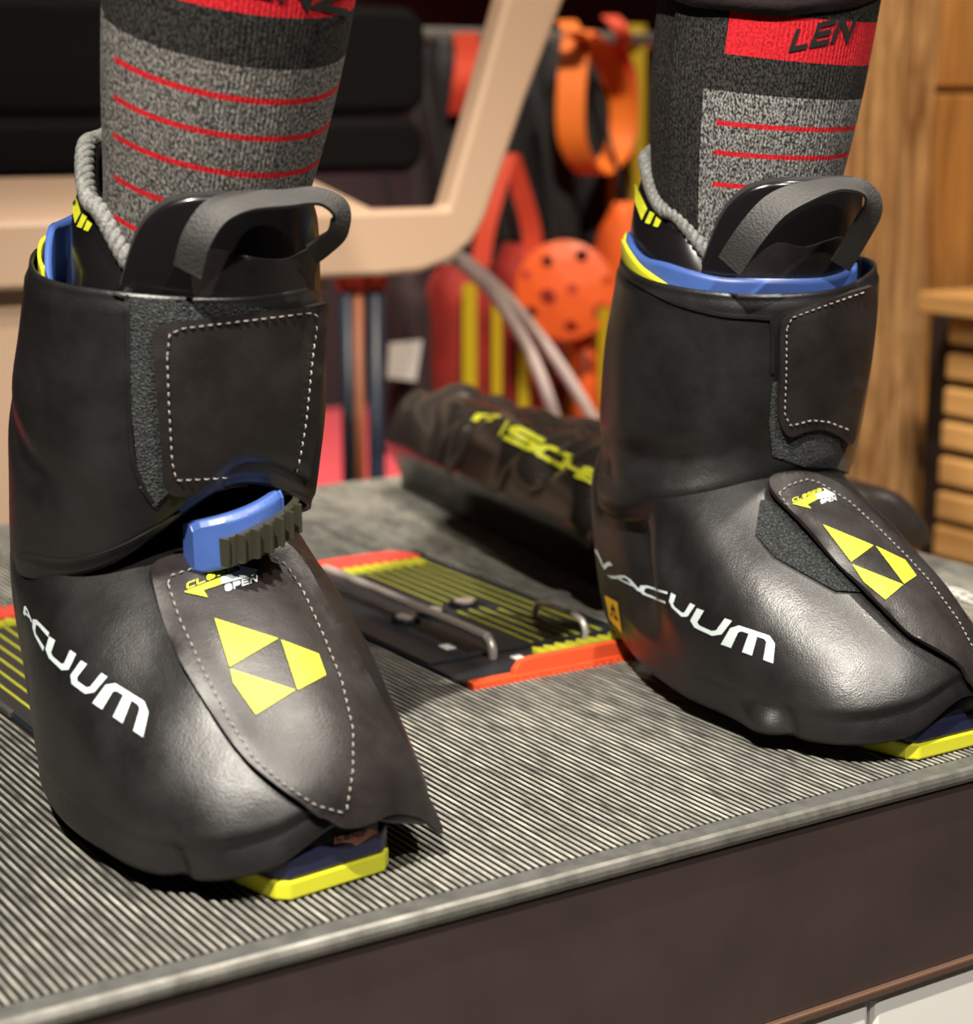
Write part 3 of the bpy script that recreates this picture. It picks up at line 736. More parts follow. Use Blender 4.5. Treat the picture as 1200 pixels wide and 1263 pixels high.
LB = make_boot('black covered ski boot with blue ratchet buckle showing, nearest the camera', (0.440, 1.140), dict(
    seed=(1.3, 4.1, 0.7), heel_mat=M['blue'], foot=foot_cols({10: [(0.165, -0.076, 0.016), (0.155, -0.080, 0.066), (0.118, -0.078, 0.145), (0.084, -0.064, 0.185)], 11: [(0.245, -0.080, 0.013), (0.240, -0.086, 0.060), (0.172, -0.072, 0.134), (0.104, -0.058, 0.185)], 12: [(0.304, -0.064, 0.018), (0.306, -0.068, 0.056), (0.212, -0.054, 0.124), (0.120, -0.046, 0.185)]}), toe_skew=0.12,
    cuff_top=(0.138, 0.080, 0.088, 0.080, 0.0), cuff_bot=(0.104, 0.096, 0.092, 0.088, 0.0),
    ztop=[0.298, 0.302, 0.308, 0.319, 0.322, 0.313, 0.304, 0.300], zbot=[0.192, 0.150, 0.134, 0.140, 0.14, 0.14, 0.150, 0.172],
    shell=(0.135, 0.070, 0.082, 0.070, 0.0, [0.270, 0.272, 0.285, 0.332, 0.342, 0.33, 0.305, 0.288]),
    liner=(0.145, 0.062, 0.066, 0.060, -0.004, [0.295, 0.305, 0.345, 0.378, 0.385, 0.378, 0.345, 0.305], 0.02), rope=(48, 312),
    tongue=common_tongue,
    dents=((0.30, 0.93, 0.10, 0.10, -0.012), (0.36, 0.62, 0.03, 0.12, -0.006), (0.33, 0.66, 0.025, 0.12, 0.005), (0.15, 0.03, 0.010, 0.10, -0.006), (0.075, 0.62, 0.03, 0.12, 0.004)), creases=(),
    cuff_creases=((0.24, 0.42, 1.6, 0.06, 0.08, -0.004),)))
RB = make_boot('black covered ski boot with full white lettering on its side, standing farther right', (0.865, 1.115), dict(
    seed=(7.3, 2.1, 5.7), heel_mat=M['navy'], foot=foot_cols(),
    cuff_top=(0.107, 0.090, 0.088, 0.086, 0.0), cuff_bot=(0.088, 0.092, 0.092, 0.088, 0.0),
    ztop=[0.281, 0.279, 0.285, 0.296, 0.302, 0.300, 0.296, 0.292], zbot=[0.156, 0.134, 0.117, 0.117, 0.12, 0.12, 0.13, 0.145],
    shell=(0.102, 0.078, 0.082, 0.078, 0.0, [0.287, 0.288, 0.297, 0.311, 0.318, 0.311, 0.298, 0.292]),
    liner=(0.100, 0.068, 0.078, 0.068, 0.0, [0.280, 0.292, 0.328, 0.362, 0.372, 0.350, 0.300, 0.285], 0.005), rope=(48, 312),
    tongue=dict(common_tongue, u=0.104, v=-0.002, z1=0.350, r=0.068, a0=-62, a1=72, drop=0.055),
    dents=((0.315, 0.42, 0.018, 0.16, -0.012), (0.275, 0.40, 0.02, 0.16, 0.008), (0.40, 0.62, 0.018, 0.16, -0.014), (0.37, 0.66, 0.02, 0.14, 0.005), (0.30, 0.74, 0.05, 0.06, 0.006), (0.205, 0.02, 0.020, 0.07, 0.008), (0.185, 0.03, 0.008, 0.08, -0.006)),
    cuff_dents=((0.20, 0.10, 0.09, 0.06, 0.008), (0.22, 0.27, 0.10, 0.06, -0.006), (0.33, 0.20, 0.04, 0.08, -0.006)),
    cuff_creases=((0.22, 0.10, 0.8, 0.05, 0.10, -0.004),)))

def sm_outline(pts, n=4): return [v.to_2d() for v in catmull([(p[0], p[1], 0) for p in pts], n, True)]
def lin(px, py, a, b, v0, v1):
    """linear blend between two outline points"""
    A, Bv, p = Vector(a), Vector(b), Vector((px, py)); d = Bv - A
    t = min(1, max(0, (p - A).dot(d) / d.length_squared)); return v0 + (v1 - v0) * t

# ---- boot on the left: velcro, cuff flap, instep flap, print
t = LB.t
decal('hook_patch', [[(158, 366), (230, 372), (372, 384), (380, 420), (300, 430), (212, 430), (206, 500), (214, 600), (190, 625), (172, 600), (164, 520), (160, 430)]], LB.cuff, M['velcro'], t, 0.0012, 10)
ol = sm_outline([(190, 424), (193, 404), (212, 395), (300, 385), (380, 377), (397, 374), (396, 400), (389, 480), (379, 560), (371, 596), (352, 609), (332, 609), (312, 601), (290, 597), (255, 601), (226, 607), (207, 603), (201, 585), (196, 510)])
o, LCF = decal('cuff_flap', [ol], LB.cuff, M['flap'], t, step=9, thick=0.0028, offf=lambda x, y: lin(x, y, (190, 480), (290, 480), 0.008, 0.004))
LCF_o = o
stitches([(206, 440), (209, 412), (225, 405), (300, 396), (385, 386), (391, 392)], LCF, o); stitches([(206, 440), (208, 500), (212, 570), (217, 592), (260, 590), (292, 587), (316, 592), (336, 599), (352, 596), (366, 580), (376, 520), (384, 440), (390, 395)], LCF, o)
ol = sm_outline([(190, 724), (192, 708), (212, 697), (255, 689), (300, 680), (334, 670), (352, 674), (375, 700), (400, 745), (432, 800), (470, 872), (500, 930), (524, 985), (540, 1026), (512, 1008), (480, 1004), (455, 1012), (428, 1018), (404, 1012), (368, 992), (330, 965), (300, 938), (268, 892), (238, 838), (208, 775)], 4)
o, LIF = decal('instep_flap', [ol], LB.foot, M['flap'], t, step=9, thick=0.0026, offf=lambda x, y: lin(x, y, (260, 900), (400, 830), 0.0095, 0.003))
LIF_o = o
stitches([(207, 722), (210, 712), (240, 702), (300, 690), (330, 684), (352, 698), (372, 728), (398, 785), (420, 840), (434, 900), (434, 950), (426, 1000)], LIF, o)
stitches([(207, 722), (222, 765), (250, 825), (280, 885), (312, 935), (350, 968), (390, 994), (424, 1003)], LIF, o)
tri_l = [[(264.5, 763.6), (342.5, 788.3), (283, 823)], [(346.4, 790), (392.3, 807.3), (401.5, 833.3), (366.8, 851.8)], [(284, 825.8), (363.7, 851.8), (315.4, 882), (287.3, 842)]]
decal('emblem', tri_l, LIF, M['yellow_print'], LIF_o, 0.0007, 7)
decal('close_arrow', [[(226.6, 731), (262, 717), (271, 713.5), (272.5, 721.5), (250.4, 729), (256, 737.5)]], LIF, M['yellow_print'], LIF_o, 0.0007, 5)
decal('open_arrow', [[(271.5, 713.3), (296, 703.5), (293, 698.5), (318, 703.8), (312, 711), (273, 721.3)]], LIF, M['white_print'], LIF_o, 0.0007, 5)
pol = []
for c, fn in word_cells('CLOSE', (230, 720), (288, 697), (291, 703), (230, 728)): pol += letter_polys(c, fn, 0.17)
decal('close_lettering', pol, LIF, M['yellow_print'], LIF_o, 0.0007, 4)
pol = []
for c, fn in word_cells('OPEN', (276, 722.5), (317, 710.5), (317, 718), (278, 731)): pol += letter_polys(c, fn, 0.17)
decal('open_lettering', pol, LIF, M['white_print'], LIF_o, 0.0007, 4)
pol = []
for c, q in (('A', ((27, 742), (37, 752), (41, 768), (31, 758))), ('C', ((42, 760), (62, 781), (55, 804), (42, 780))), ('U', ((62, 785), (95, 807), (83, 832), (56, 806))),
             ('U', ((101, 815), (133, 835), (112, 860), (84, 839))), ('M', ((137, 839), (185, 869), (176, 909), (116, 868)))):
    pol += letter_polys(c, quad_map(q), 0.23 if c != 'M' else 0.2)
decal('side_lettering', pol, LB.foot, M['white_print'], LB.foot_o, 0.0007, 4)
o, sf = decal('toe_label', [[(411, 1032), (455, 1022), (464, 1026), (440, 1041), (411, 1052)]], LB.toe, M['pink_label'], t, 0.0012, 5)
pol = []
for c, fn in word_cells('LENZ', (415, 1031), (452, 1024), (450, 1030), (415, 1038)): pol += letter_polys(c, fn, 0.22)
decal('label_print', pol, sf, M['black_print'], o, 0.0005, 4)
# buckle: blue lever with black ratchet in front
def buckle(B):
    W = B.W
    def arc(v0, v1, z0, z1, u, n=15, sag=0.012):
        out = []
        for k in range(n):
            f = k / (n - 1); out.append(W(u - sag * (2 * f - 1) ** 2, v0 + (v1 - v0) * f, z0 + (z1 - z0) * f))
        return out
    up = Vector((0, 0, 1)); fw = Vector((0, -1, 0))
    bt = thing_part = None
    path = arc(0.024, -0.032, 0.159, 0.172, 0.207)
    V = []; Fc = []
    n = len(path)
    pr = [(-0.006, -0.012), (0.006, -0.013), (0.0075, -0.011), (0.006, 0.013), (0.003, 0.0165), (-0.006, 0.015)]
    for i, p in enumerate(path):
        sc = 1 if 0 < i < n - 1 else 0.86
        for a, b in pr: V.append(p + fw * a * sc + up * b * sc)
    m = len(pr)
    Fc = [(i * m + k, i * m + (k + 1) % m, (i + 1) * m + (k + 1) % m, (i + 1) * m + k) for i in range(n - 1) for k in range(m)] + [tuple(range(m)), tuple((n - 1) * m + k for k in range(m - 1, -1, -1))]
    lv = bev(mesh_obj('buckle_lever', V, Fc, M['blue'], B.t, smooth=False), 0.0014)
    path = arc(0.013, -0.038, 0.158, 0.175, 0.217)
    V = []; pr = [(-0.004, -0.009), (0.003, -0.009), (0.003, 0.008), (-0.004, 0.008)]; m = 4
    for p in path:
        for a, b in pr: V.append(p + fw * a + up * b)
    Fc = [(i * m + k, i * m + (k + 1) % m, (i + 1) * m + (k + 1) % m, (i + 1) * m + k) for i in range(n - 1) for k in range(m)] + [tuple(range(m)), tuple((n - 1) * m + k for k in range(m - 1, -1, -1))]
    st = bev(mesh_obj('ratchet_strap', V, Fc, M['ratchet'], B.t, smooth=False), 0.0008)
    for k in range(7):
        f = (k + 0.4) / 7; p = W(0.2185 - 0.012 * (2 * f - 1) ** 2, 0.013 - 0.051 * f, 0.158 + 0.017 * f)
        tx = Vector((1, 0, 0))
        hexa = [p + up * 0.0085 + tx * -0.0022 + fw * 0.0005, p + up * 0.0085 + tx * 0.0016 + fw * 0.0005, p + up * 0.0085 + tx * 0.0022 + fw * 0.0062, p + up * 0.0085 + tx * 0.0002 + fw * 0.0062]
        prism('ratchet_tooth', hexa, (0, 0, -0.0165), M['ratchet'], st, 0.0007)
buckle(LB)

def seam(name, pts, surf, parent, w=5, off=0.0016, thick=0.0014):
    pl = [v.to_2d() for v in catmull([(p[0], p[1], 0) for p in pts], 4)]
    return decal(name, [stroke(pl, w)], surf, M['cover'], parent, off, 6, thick)[0]
seam('cuff_seam', [(62, 332), (110, 350), (150, 360), (158, 375), (159, 440), (161, 520), (166, 570), (180, 606), (188, 618)], LB.cuff, LB.cuff_o)
seam('hem_seam', [(26, 684), (60, 690), (95, 690), (140, 678), (180, 658), (222, 632)], LB.cuff, LB.cuff_o, 4, 0.0012)
# ---- boot on the right
t = RB.t
seam('cuff_seam', [(775, 344), (830, 372), (890, 388), (940, 392), (952, 400), (952, 460)], RB.cuff, RB.cuff_o, 4)
decal('hook_patch', [[(952, 470), (975, 470), (985, 515), (1030, 515), (1046, 545), (1030, 577), (990, 574), (952, 562), (948, 520)]], RB.cuff, M['velcro'], t, 0.0012, 8)
ol = sm_outline([(960, 410), (964, 392), (985, 381), (1030, 367), (1062, 357), (1072, 355), (1075, 380), (1069, 440), (1056, 500), (1046, 545), (1030, 536), (1012, 528), (990, 530), (972, 536), (961, 524), (957, 500), (960, 460)])
o, RCF = decal('cuff_flap', [ol], RB.cuff, M['flap'], t, step=9, thick=0.0028, offf=lambda x, y: lin(x, y, (960, 460), (1030, 460), 0.0055, 0.004))
stitches([(970, 405), (976, 392), (1020, 376), (1070, 358)], RCF, o, ln=4, gap=4); stitches([(970, 405), (969, 460), (967, 510), (974, 525), (1000, 518), (1020, 520), (1046, 530)], RCF, o, ln=4, gap=4)
decal('hook_patch', [[(938, 618), (960, 622), (992, 655), (1030, 695), (1062, 732), (1030, 730), (985, 705), (955, 688), (932, 660)]], RB.foot, M['velcro'], t, 0.0016, 8)
ol = sm_outline([(946, 606), (955, 594), (985, 588), (1012, 592), (1044, 608), (1095, 655), (1138, 697), (1172, 738), (1202, 788), (1226, 842), (1230, 872), (1205, 862), (1180, 826), (1150, 806), (1118, 790), (1092, 764), (1060, 732), (1030, 705), (992, 660), (960, 628)])
o, RIF = decal('instep_flap', [ol], RB.foot, M['flap'], t, step=9, thick=0.0026, offf=lambda x, y: lin(x, y, (1050, 720), (1100, 675), 0.009, 0.003))
RIF_o = o
stitches([(960, 610), (972, 600), (995, 592), (1012, 598), (1047, 620), (1085, 655), (1119, 689), (1144, 716), (1180, 765), (1205, 812)], RIF, o, ln=4, gap=3.5)
stitches([(960, 610), (985, 642), (1030, 695), (1070, 735), (1110, 775), (1150, 797), (1190, 828)], RIF, o, ln=4, gap=3.5)
tri_r = [[(1014.4, 647.6), (1076.7, 673.5), (1049.3, 693.8)], [(1079.6, 674.2), (1115.6, 691.5), (1129.6, 710.6), (1114.5, 720.8)], [(1050.8, 696.7), (1113.4, 721.9), (1091.6, 740.3), (1065, 718.5)]]
decal('emblem', tri_r, RIF, M['yellow_print'], RIF_o, 0.0007, 7)
decal('close_arrow', [[(976.5, 622), (1004, 611), (1008, 616.5), (995, 623), (1000, 628)]], RIF, M['yellow_print'], RIF_o, 0.0007, 5)
decal('open_arrow', [[(1004.5, 610.8), (1017, 606), (1014, 602), (1030, 611), (1023, 613.5), (1008.5, 616.3)]], RIF, M['white_print'], RIF_o, 0.0007, 5)
pol = []
for c, fn in word_cells('CLOSED', (977, 615.5), (1012, 602.5), (1013, 607), (977, 620.5)): pol += letter_polys(c, fn, 0.18)
decal('close_lettering', pol, RIF, M['yellow_print'], RIF_o, 0.0007, 4)
pol = []
for c, fn in word_cells('OPEN', (1011, 617), (1030, 612.5), (1031, 617.5), (1012, 622.5)): pol += letter_polys(c, fn, 0.18)
decal('open_lettering', pol, RIF, M['white_print'], RIF_o, 0.0007, 4)
pol = []
for c, q in (('V', ((733, 675), (757, 697), (752, 707), (742, 698))), ('A', ((757, 704), (782, 714), (792, 731), (752, 711))), ('C', ((791, 720), (824, 730), (823, 745), (788, 731))),
             ('U', ((828, 731), (858.5, 747), (846, 765), (825, 745))), ('U', ((860, 750), (904, 766), (887, 788), (849, 770))), ('M', ((906, 769), (956, 786), (953, 818), (891, 795)))):
    pol += letter_polys(c, quad_map(q), 0.2)
decal('side_lettering', pol, RB.foot, M['white_print'], RB.foot_o, 0.0007, 4)
o, sf = decal('heel_label', [[(746.5, 734), (762.7, 742.7), (768, 781), (753, 763.5)]], RB.foot, M['amber'], t, 0.0007, 5)
decal('heel_emblem', [[(756, 744), (760, 754), (753.5, 752)], [(753.5, 754), (757, 757), (754, 760)], [(759, 756), (764, 766), (758, 762)]], sf, M['black_print'], o, 0.0005, 4)

# yellow shell panel and liner marks
def yellow_band(B, a0, a1, zfun, r0=0.0028, zb=0.03):
    V = []; n = 40; P = B.P; sp = P['shell']; W = B.W
    for k in range(n + 1):
        a = math.radians(a0 + (a1 - a0) * k / n); f = k / n
        ru = (sp[1] if math.cos(a) > 0 else sp[2]) + r0
        zt = zfun(f, B.zt_at(a, sp[5]), B.zt_at(a, P['ztop']))
        for z in (zt - zb, zt - 0.003, zt): V.append(W(sp[0] + ru * math.cos(a), sp[4] + (sp[3] + r0) * math.sin(a), z))
    Fc = [(3 * k + m, 3 * k + m + 1, 3 * k + m + 4, 3 * k + m + 3) for k in range(n) for m in range(2)]
    return solid(mesh_obj('yellow_band', V, Fc, M['yellow_plastic'], B.t), 0.0018, 0)
yellow_band(RB, 58, 172, lambda f, zs, zc: zc - 0.006 + 0.020 * sm(f, 0.0, 0.55) * (1 - 0.55 * gauss(f, 0.66, 0.05)) - 0.004 * sm(f, 0.7, 1.0))
yellow_band(LB, 100, 185, lambda f, zs, zc: zc + 0.006 - 0.004 * sm(f, 0.4, 0.0))
yellow_band(LB, -62, -20, lambda f, zs, zc: zc + 0.010 * math.sin(PI * f) + 0.001 - 0.006 * gauss(f, 0.5, 0.1))
decal('liner_mark', [[(93, 232), (102, 263), (95, 276), (92, 262)], [(104, 264), (110, 268), (103, 282), (97, 280)], [(110, 272), (116, 277), (111, 286), (105, 284)]], LB.liner, M['yellow_print'], LB.liner_o, 0.0012, 6)
decal('liner_mark', [[(785, 226), (800, 258), (793, 272), (785, 250)], [(803, 261), (809, 264), (803, 277), (797, 275)], [(811, 268), (817, 273), (813, 281), (807, 279)]], RB.liner, M['yellow_print'], RB.liner_o, 0.0012, 6)

decal('tongue_panel', [sm_outline([(238, 318), (262, 306), (300, 314), (345, 318), (384, 302), (380, 340), (372, 372), (300, 384), (245, 376)])], LB.tongue, M['flap'], LB.tongue_o, 0.0040, 8, 0.0016)
decal('tongue_panel', [sm_outline([(905, 345), (930, 318), (958, 298), (990, 303), (1034, 291), (1034, 318), (1026, 346), (970, 362), (915, 360)])], RB.tongue, M['flap'], RB.tongue_o, 0.0040, 8, 0.0016)
# pull loops of webbing on the tongues
def loop(B, pts, half):
    path = catmull([at_d(*p[:3]) for p in pts], 10); cs = [v.x for v in catmull([(p[3], 0, 0) for p in pts], 10)]; w = []
    for i, p in enumerate(path):
        tn = (path[min(i + 1, len(path) - 1)] - path[max(i - 1, 0)]).normalized(); vd = (p - CAM).normalized()
        vd = (vd - tn * vd.dot(tn)).normalized(); c = tn.cross(vd)
        w.append((c * cs[i] + vd * math.sqrt(max(0, 1 - cs[i] ** 2))).normalized() * half)
    return ribbon('pull_loop', path, w, M['webbing'], B.tongue_o, 0.0018)
loop(LB, [(232, 335, 0.985, 0.9), (243, 295, 0.975, 0.9), (266, 262, 0.975, 0.85), (300, 249, 0.985, 0.6), (350, 245, 1.0, 0.5), (392, 243, 1.015, 0.5), (418, 258, 1.025, 0.6), (417, 285, 1.03, 0.55), (399, 303, 1.035, 0.6), (384, 314, 1.035, 0.6)], 0.0085)
loop(RB, [(900, 328, 1.205, 0.95), (925, 290, 1.19, 0.95), (955, 256, 1.185, 0.9), (990, 238, 1.19, 0.7), (1030, 228, 1.205, 0.4), (1064, 234, 1.22, 0.45), (1074, 258, 1.23, 0.7), (1058, 292, 1.24, 0.7), (1036, 328, 1.245, 0.7)], 0.0095)

# ------------------------------------------------------------------ person standing in the boots
per = thing('person', 'person standing in both boots, grey and black ski socks with red stripes', 'person', (0.65, 1.0, 0))
def sock(O, axis, radii, material, name='sock', tilt=0.0):
    """axis: (u, v, z) points, rings tilted to the axis"""
    A = [Vector((O[0] - v, O[1] - u, z)) for u, v, z in axis]; A = catmull(A, 8); R = [v.x for v in catmull([(r, 0, 0) for r in radii], 8)]
    V = []; UV = []; nc = 96
    for i, p in enumerate(A):
        d = (A[min(i + 1, len(A) - 1)] - A[max(i - 1, 0)]).normalized(); e2 = d.cross(Vector((0, -1, 0))).normalized(); e1 = e2.cross(d).normalized()
        if e1.y > 0: e1 = -e1
        e1 = (e1 * math.cos(tilt) - d * math.sin(tilt)).normalized()
        e2 = Vector((-1, 0, 0)); e2 = (e2 - d * e2.dot(d)).normalized()
        for k in range(nc):
            a = 2 * PI * k / nc - PI; r = R[i] * (1.04 if math.cos(a) > 0 else 1.0)
            V.append(p + (e1 * math.cos(a) + e2 * math.sin(a)) * r); UV.append((k / nc, i / (len(A) - 1)))
    Fc = [(i * nc + k, i * nc + (k + 1) % nc, (i + 1) * nc + (k + 1) % nc, (i + 1) * nc + k) for i in range(len(A) - 1) for k in range(nc)]
    o = mesh_obj(name, V, Fc, material, per, uv=UV); 
    return o, Surf(V, Fc)
# uv.x: 0.5 = shin front, 0.75 = image-left side of the leg
M['sock_l'] = sock_mat('grey knit sock', (0.035, 0.034, 0.032), (0.30, 0.285, 0.265), [(k, 0.27, 0.72) for k in (0.405, 0.475, 0.549, 0.616, 0.682)], (0.813, 1.2, 0.1, 0.66), (0.735, -1, 2))
M['sock_r'] = sock_mat('black and grey knit sock', (0.02, 0.02, 0.02), (0.36, 0.35, 0.34), [(k, 0.27, 0.662) for k in (0.44, 0.508, 0.57)], (0.71, 0.80, 0.2, 0.66), (0.635, 0.2, 0.685))
sl, SLs = sock((0.440, 1.140), [(0.110, -0.004, 0.21), (0.135, -0.006, 0.28), (0.152, -0.009, 0.34), (0.168, -0.012, 0.40), (0.184, -0.014, 0.46), (0.196, -0.016, 0.52)], [0.050, 0.050, 0.054, 0.0615, 0.066, 0.068], M['sock_l'], tilt=math.radians(6.5))
sr, SRs = sock((0.865, 1.115), [(0.095, 0.0, 0.21), (0.098, 0.0, 0.28), (0.103, 0.002, 0.34), (0.110, 0.002, 0.40), (0.118, 0.0, 0.46), (0.126, -0.002, 0.52)], [0.056, 0.057, 0.062, 0.069, 0.0715, 0.072], M['sock_r'])
M['sock_black'] = mat('black sock print', (0.004, 0.004, 0.004), 0.9)
pol = []
for c, fn in word_cells('LENZ', (982, 36), (1086, 8), (1072, 44), (972, 64), gap=0.12): pol += letter_polys(c, fn, 0.24)
decal('sock_lettering', pol[:4], SRs, M['sock_black'], sr, 0.0007, 5)
pol = []
for c, fn in word_cells('LENZ', (262, -62), (440, -20), (428, 20), (248, -20), gap=0.12): pol += letter_polys(c, fn, 0.22)
decal('sock_lettering', pol, SLs, M['sock_black'], sl, 0.0007, 6)
# trousers: one continuous cloth body from both hems to the hips (mostly above the frame)
def trousers():
    me = bpy.data.meshes.new('trousers'); bm = bmesh.new()
    L = [(0.456, 0.940, 0.560), (0.46, 0.937, 0.62), (0.52, 0.985, 0.80), (0.575, 1.04, 0.92)]
    R = [(0.866, 0.990, 0.510), (0.862, 0.975, 0.58), (0.79, 1.0, 0.80), (0.735, 1.04, 0.92)]
    C = (0.655, 1.05, 0.97)
    rl = [0.086, 0.09, 0.10, 0.11]; rr = [0.088, 0.09, 0.10, 0.11]
    vs = [bm.verts.new(C)]; rad = [0.13]
    for P, r in ((L, rl), (R, rr)):
        prev = vs[0]
        for p, q in zip(P[::-1], r[::-1]):
            v = bm.verts.new(p); bm.edges.new((prev, v)); prev = v; vs.append(v); rad.append(q)
    w = bm.verts.new((0.655, 1.07, 1.12)); bm.edges.new((vs[0], w)); rad.append(0.13)
    o3 = ORG[per.name]
    for v in bm.verts: v.co -= o3
    bm.to_mesh(me); bm.free(); me.materials.append(M['trouser'])
    o = bpy.data.objects.new('trousers', me); COL.objects.link(o); o.parent = per; ORG[o.name] = o3
    m = o.modifiers.new('skin', 'SKIN'); m.use_smooth_shade = True
    for i, sv in enumerate(me.skin_vertices[0].data): sv.radius = (rad[i], rad[i]); sv.use_root = (i == 0)
    ss = o.modifiers.new('sub', 'SUBSURF'); ss.levels = 2; ss.render_levels = 2
    return o
tro = trousers()
def hem(c0, c1, r0, r1, zlow, a_low):
    V = []; nc, nr = 64, 14
    for i in range(nr + 1):
        f = i / nr
        for k in range(nc):
            a = 2 * PI * k / nc; zb = zlow + 0.026 * (1 - math.cos(a - a_low)) + 0.003 * noise.noise(Vector((math.cos(a) * 2, math.sin(a) * 2, 4)))
            r = (r0 + (r1 - r0) * f) * (1 + 0.05 * noise.noise(Vector((math.cos(a) * 1.6, math.sin(a) * 1.6, f * 1.5)))); z = zb + (c1[2] - zb) * f
            cx, cy = c0[0] + (c1[0] - c0[0]) * f, c0[1] + (c1[1] - c0[1]) * f
            V.append((cx - r * math.sin(a), cy - r * math.cos(a), z))
    Fc = [(i * nc + k, (i + 1) * nc + k, (i + 1) * nc + (k + 1) % nc, i * nc + (k + 1) % nc) for i in range(nr) for k in range(nc)]
    return solid(mesh_obj('trouser_hem', V, Fc, M['trouser'], tro), 0.003, 0)
hem((0.866, 0.997), (0.864, 0.984, 0.565), 0.0775, 0.092, 0.4535, 0.58)
hem((0.456, 0.946), (0.460, 0.938, 0.610), 0.080, 0.090, 0.505, 0.58)

# ------------------------------------------------------------------ bag lying on the platform behind the boots
M['bag'] = mat('black shiny nylon', (0.024, 0.020, 0.018), 0.24, bump=0.15, bscale=60)
bag = thing('ski_boot_bag', 'crumpled black nylon bag with yellow lettering lying behind the boots', 'bag', (1.08, 1.50, 0))
def bag_mesh():
    P0, P1, P2, P3 = Vector((0.975, 1.705, 0)), Vector((0.885, 1.165, 0)), Vector((1.275, 1.215, 0)), Vector((1.19, 1.62, 0))
    ns, nt = 120, 80; V = []; mid = (P0 + P1 + P2 + P3) / 4
    def hgt(s_, t_):
        base = 0.112 - 0.010 * s_ - 0.040 * sm(t_, 0.25, 1.0)
        e = min(1, s_ / 0.10); f = min(1, (1 - s_) / 0.10); g = min(1, t_ / 0.20); h = min(1, (1 - t_) / 0.16)
        r = lambda q, p: (1 - (1 - q) ** p) ** (1 / p)
        k = r(e, 4.5) * r(f, 3.0) * r(g, 2.6) * r(h, 3.2)
        return base * k, k
    for i in range(ns + 1):
        for j in range(nt + 1):
            s_, t_ = i / ns, j / nt
            s2 = 0.5 - 0.5 * math.cos(PI * s_); t2 = 0.5 - 0.5 * math.cos(PI * t_)
            p = P0.lerp(P1, s2).lerp(P3.lerp(P2, s2), t2); z, k = hgt(s2, t2)
            q = Vector((p.x * 7, p.y * 7, 1.7))
            rid = 1 - abs(noise.noise(q * 1.0)) * 3.2; rid2 = 1 - abs(noise.noise(q * 2.1 + Vector((5, 3, 0)))) * 3.0
            d = -0.022 * max(0, rid) ** 1.5 - 0.012 * max(0, rid2) ** 1.5 + 0.012 * noise.noise(q * 0.8 + Vector((2, 8, 4)))
            z = z + d * sm(k, 0.1, 0.9)
            # the front face leans out over its foot
            p = p + Vector((-0.03, 0.0, 0)) * (sm(t2, 0.30, 0.02) * sm(z, 0.01, 0.06)) - Vector((-0.03, 0, 0)) * sm(t2, 0.3, 0.0) * 0.7
            p.z = max(0.0012, z); V.append(p)
    Fc = [(i * (nt + 1) + j, i * (nt + 1) + j + 1, (i + 1) * (nt + 1) + j + 1, (i + 1) * (nt + 1) + j) for i in range(ns) for j in range(nt)]
    if (V[Fc[4000][1]] - V[Fc[4000][0]]).cross(V[Fc[4000][2]] - V[Fc[4000][0]]).z < 0: Fc = [f[::-1] for f in Fc]
    return V, Fc
V, Fc = bag_mesh()
bo = mesh_obj('bag_body', V, Fc, M['bag'], bag)
BS = Surf(V, Fc)
pol = []
cells = [('F', (588, 512), (618, 514), (606, 526), (582, 520)), ('I', (622, 518), (632, 523), (622, 541), (612, 536)), ('S', (636, 525), (673, 545), (658, 560), (620, 541)),
         ('C', (670, 548), (706, 563), (690, 577), (656, 560)), ('H', (700, 566), (728, 580), (714, 592), (690, 578)), ('E', (726, 578), (750, 590), (738, 602), (714, 590)), ('R', (752, 590), (776, 602), (764, 614), (740, 602))]
for c, tl, tr, br, bl in cells: pol += letter_polys(c, quad_map((tl, tr, br, bl)), 0.28)
decal('bag_lettering', pol, BS, M['yellow_print'], bo, 0.0015, 5)
bp = catmull([at_d(1050, 596, 1.78), at_d(1085, 602, 1.77), at_d(1112, 610, 1.76)], 6)

# white lettering on the right-hand end of the platform
M['platform_print'] = mat('white platform print', (0.6, 0.6, 0.56), 0.6)
pol = []
for c, fn in word_cells('FISCHER', (0, 1), (1, 1), (1, 0), (0, 0)):
    pol += [[tuple(p) for p in q] for q in letter_polys(c, fn, 0.2)]
Vp = []; Fp = []
for P in pol:
    vs, fs = tri_poly([(p[0] * 100, p[1] * 30) for p in P], 3); b = len(Vp)
    c0 = at_z(1138, 712, 0.0012); du = at_z(1222, 741, 0.0012) - c0; dv = Vector((du.y, -du.x, 0)).normalized() * -0.020
    for v in vs: Vp.append(c0 + du * (v[0] / 50) + dv * (v[1] / 30 - 1))
    Fp += [[i + b for i in f] for f in fs]
wl = mesh_obj('platform_lettering', Vp, Fp, M['platform_print'], plat, smooth=False); solid(wl, 0.0008, 1)
box('end_plate', 1.02, PX1 - 0.004, 0.80, 1.18, -0.003, 0.0006, M['trim_dark'], plat) if False else None

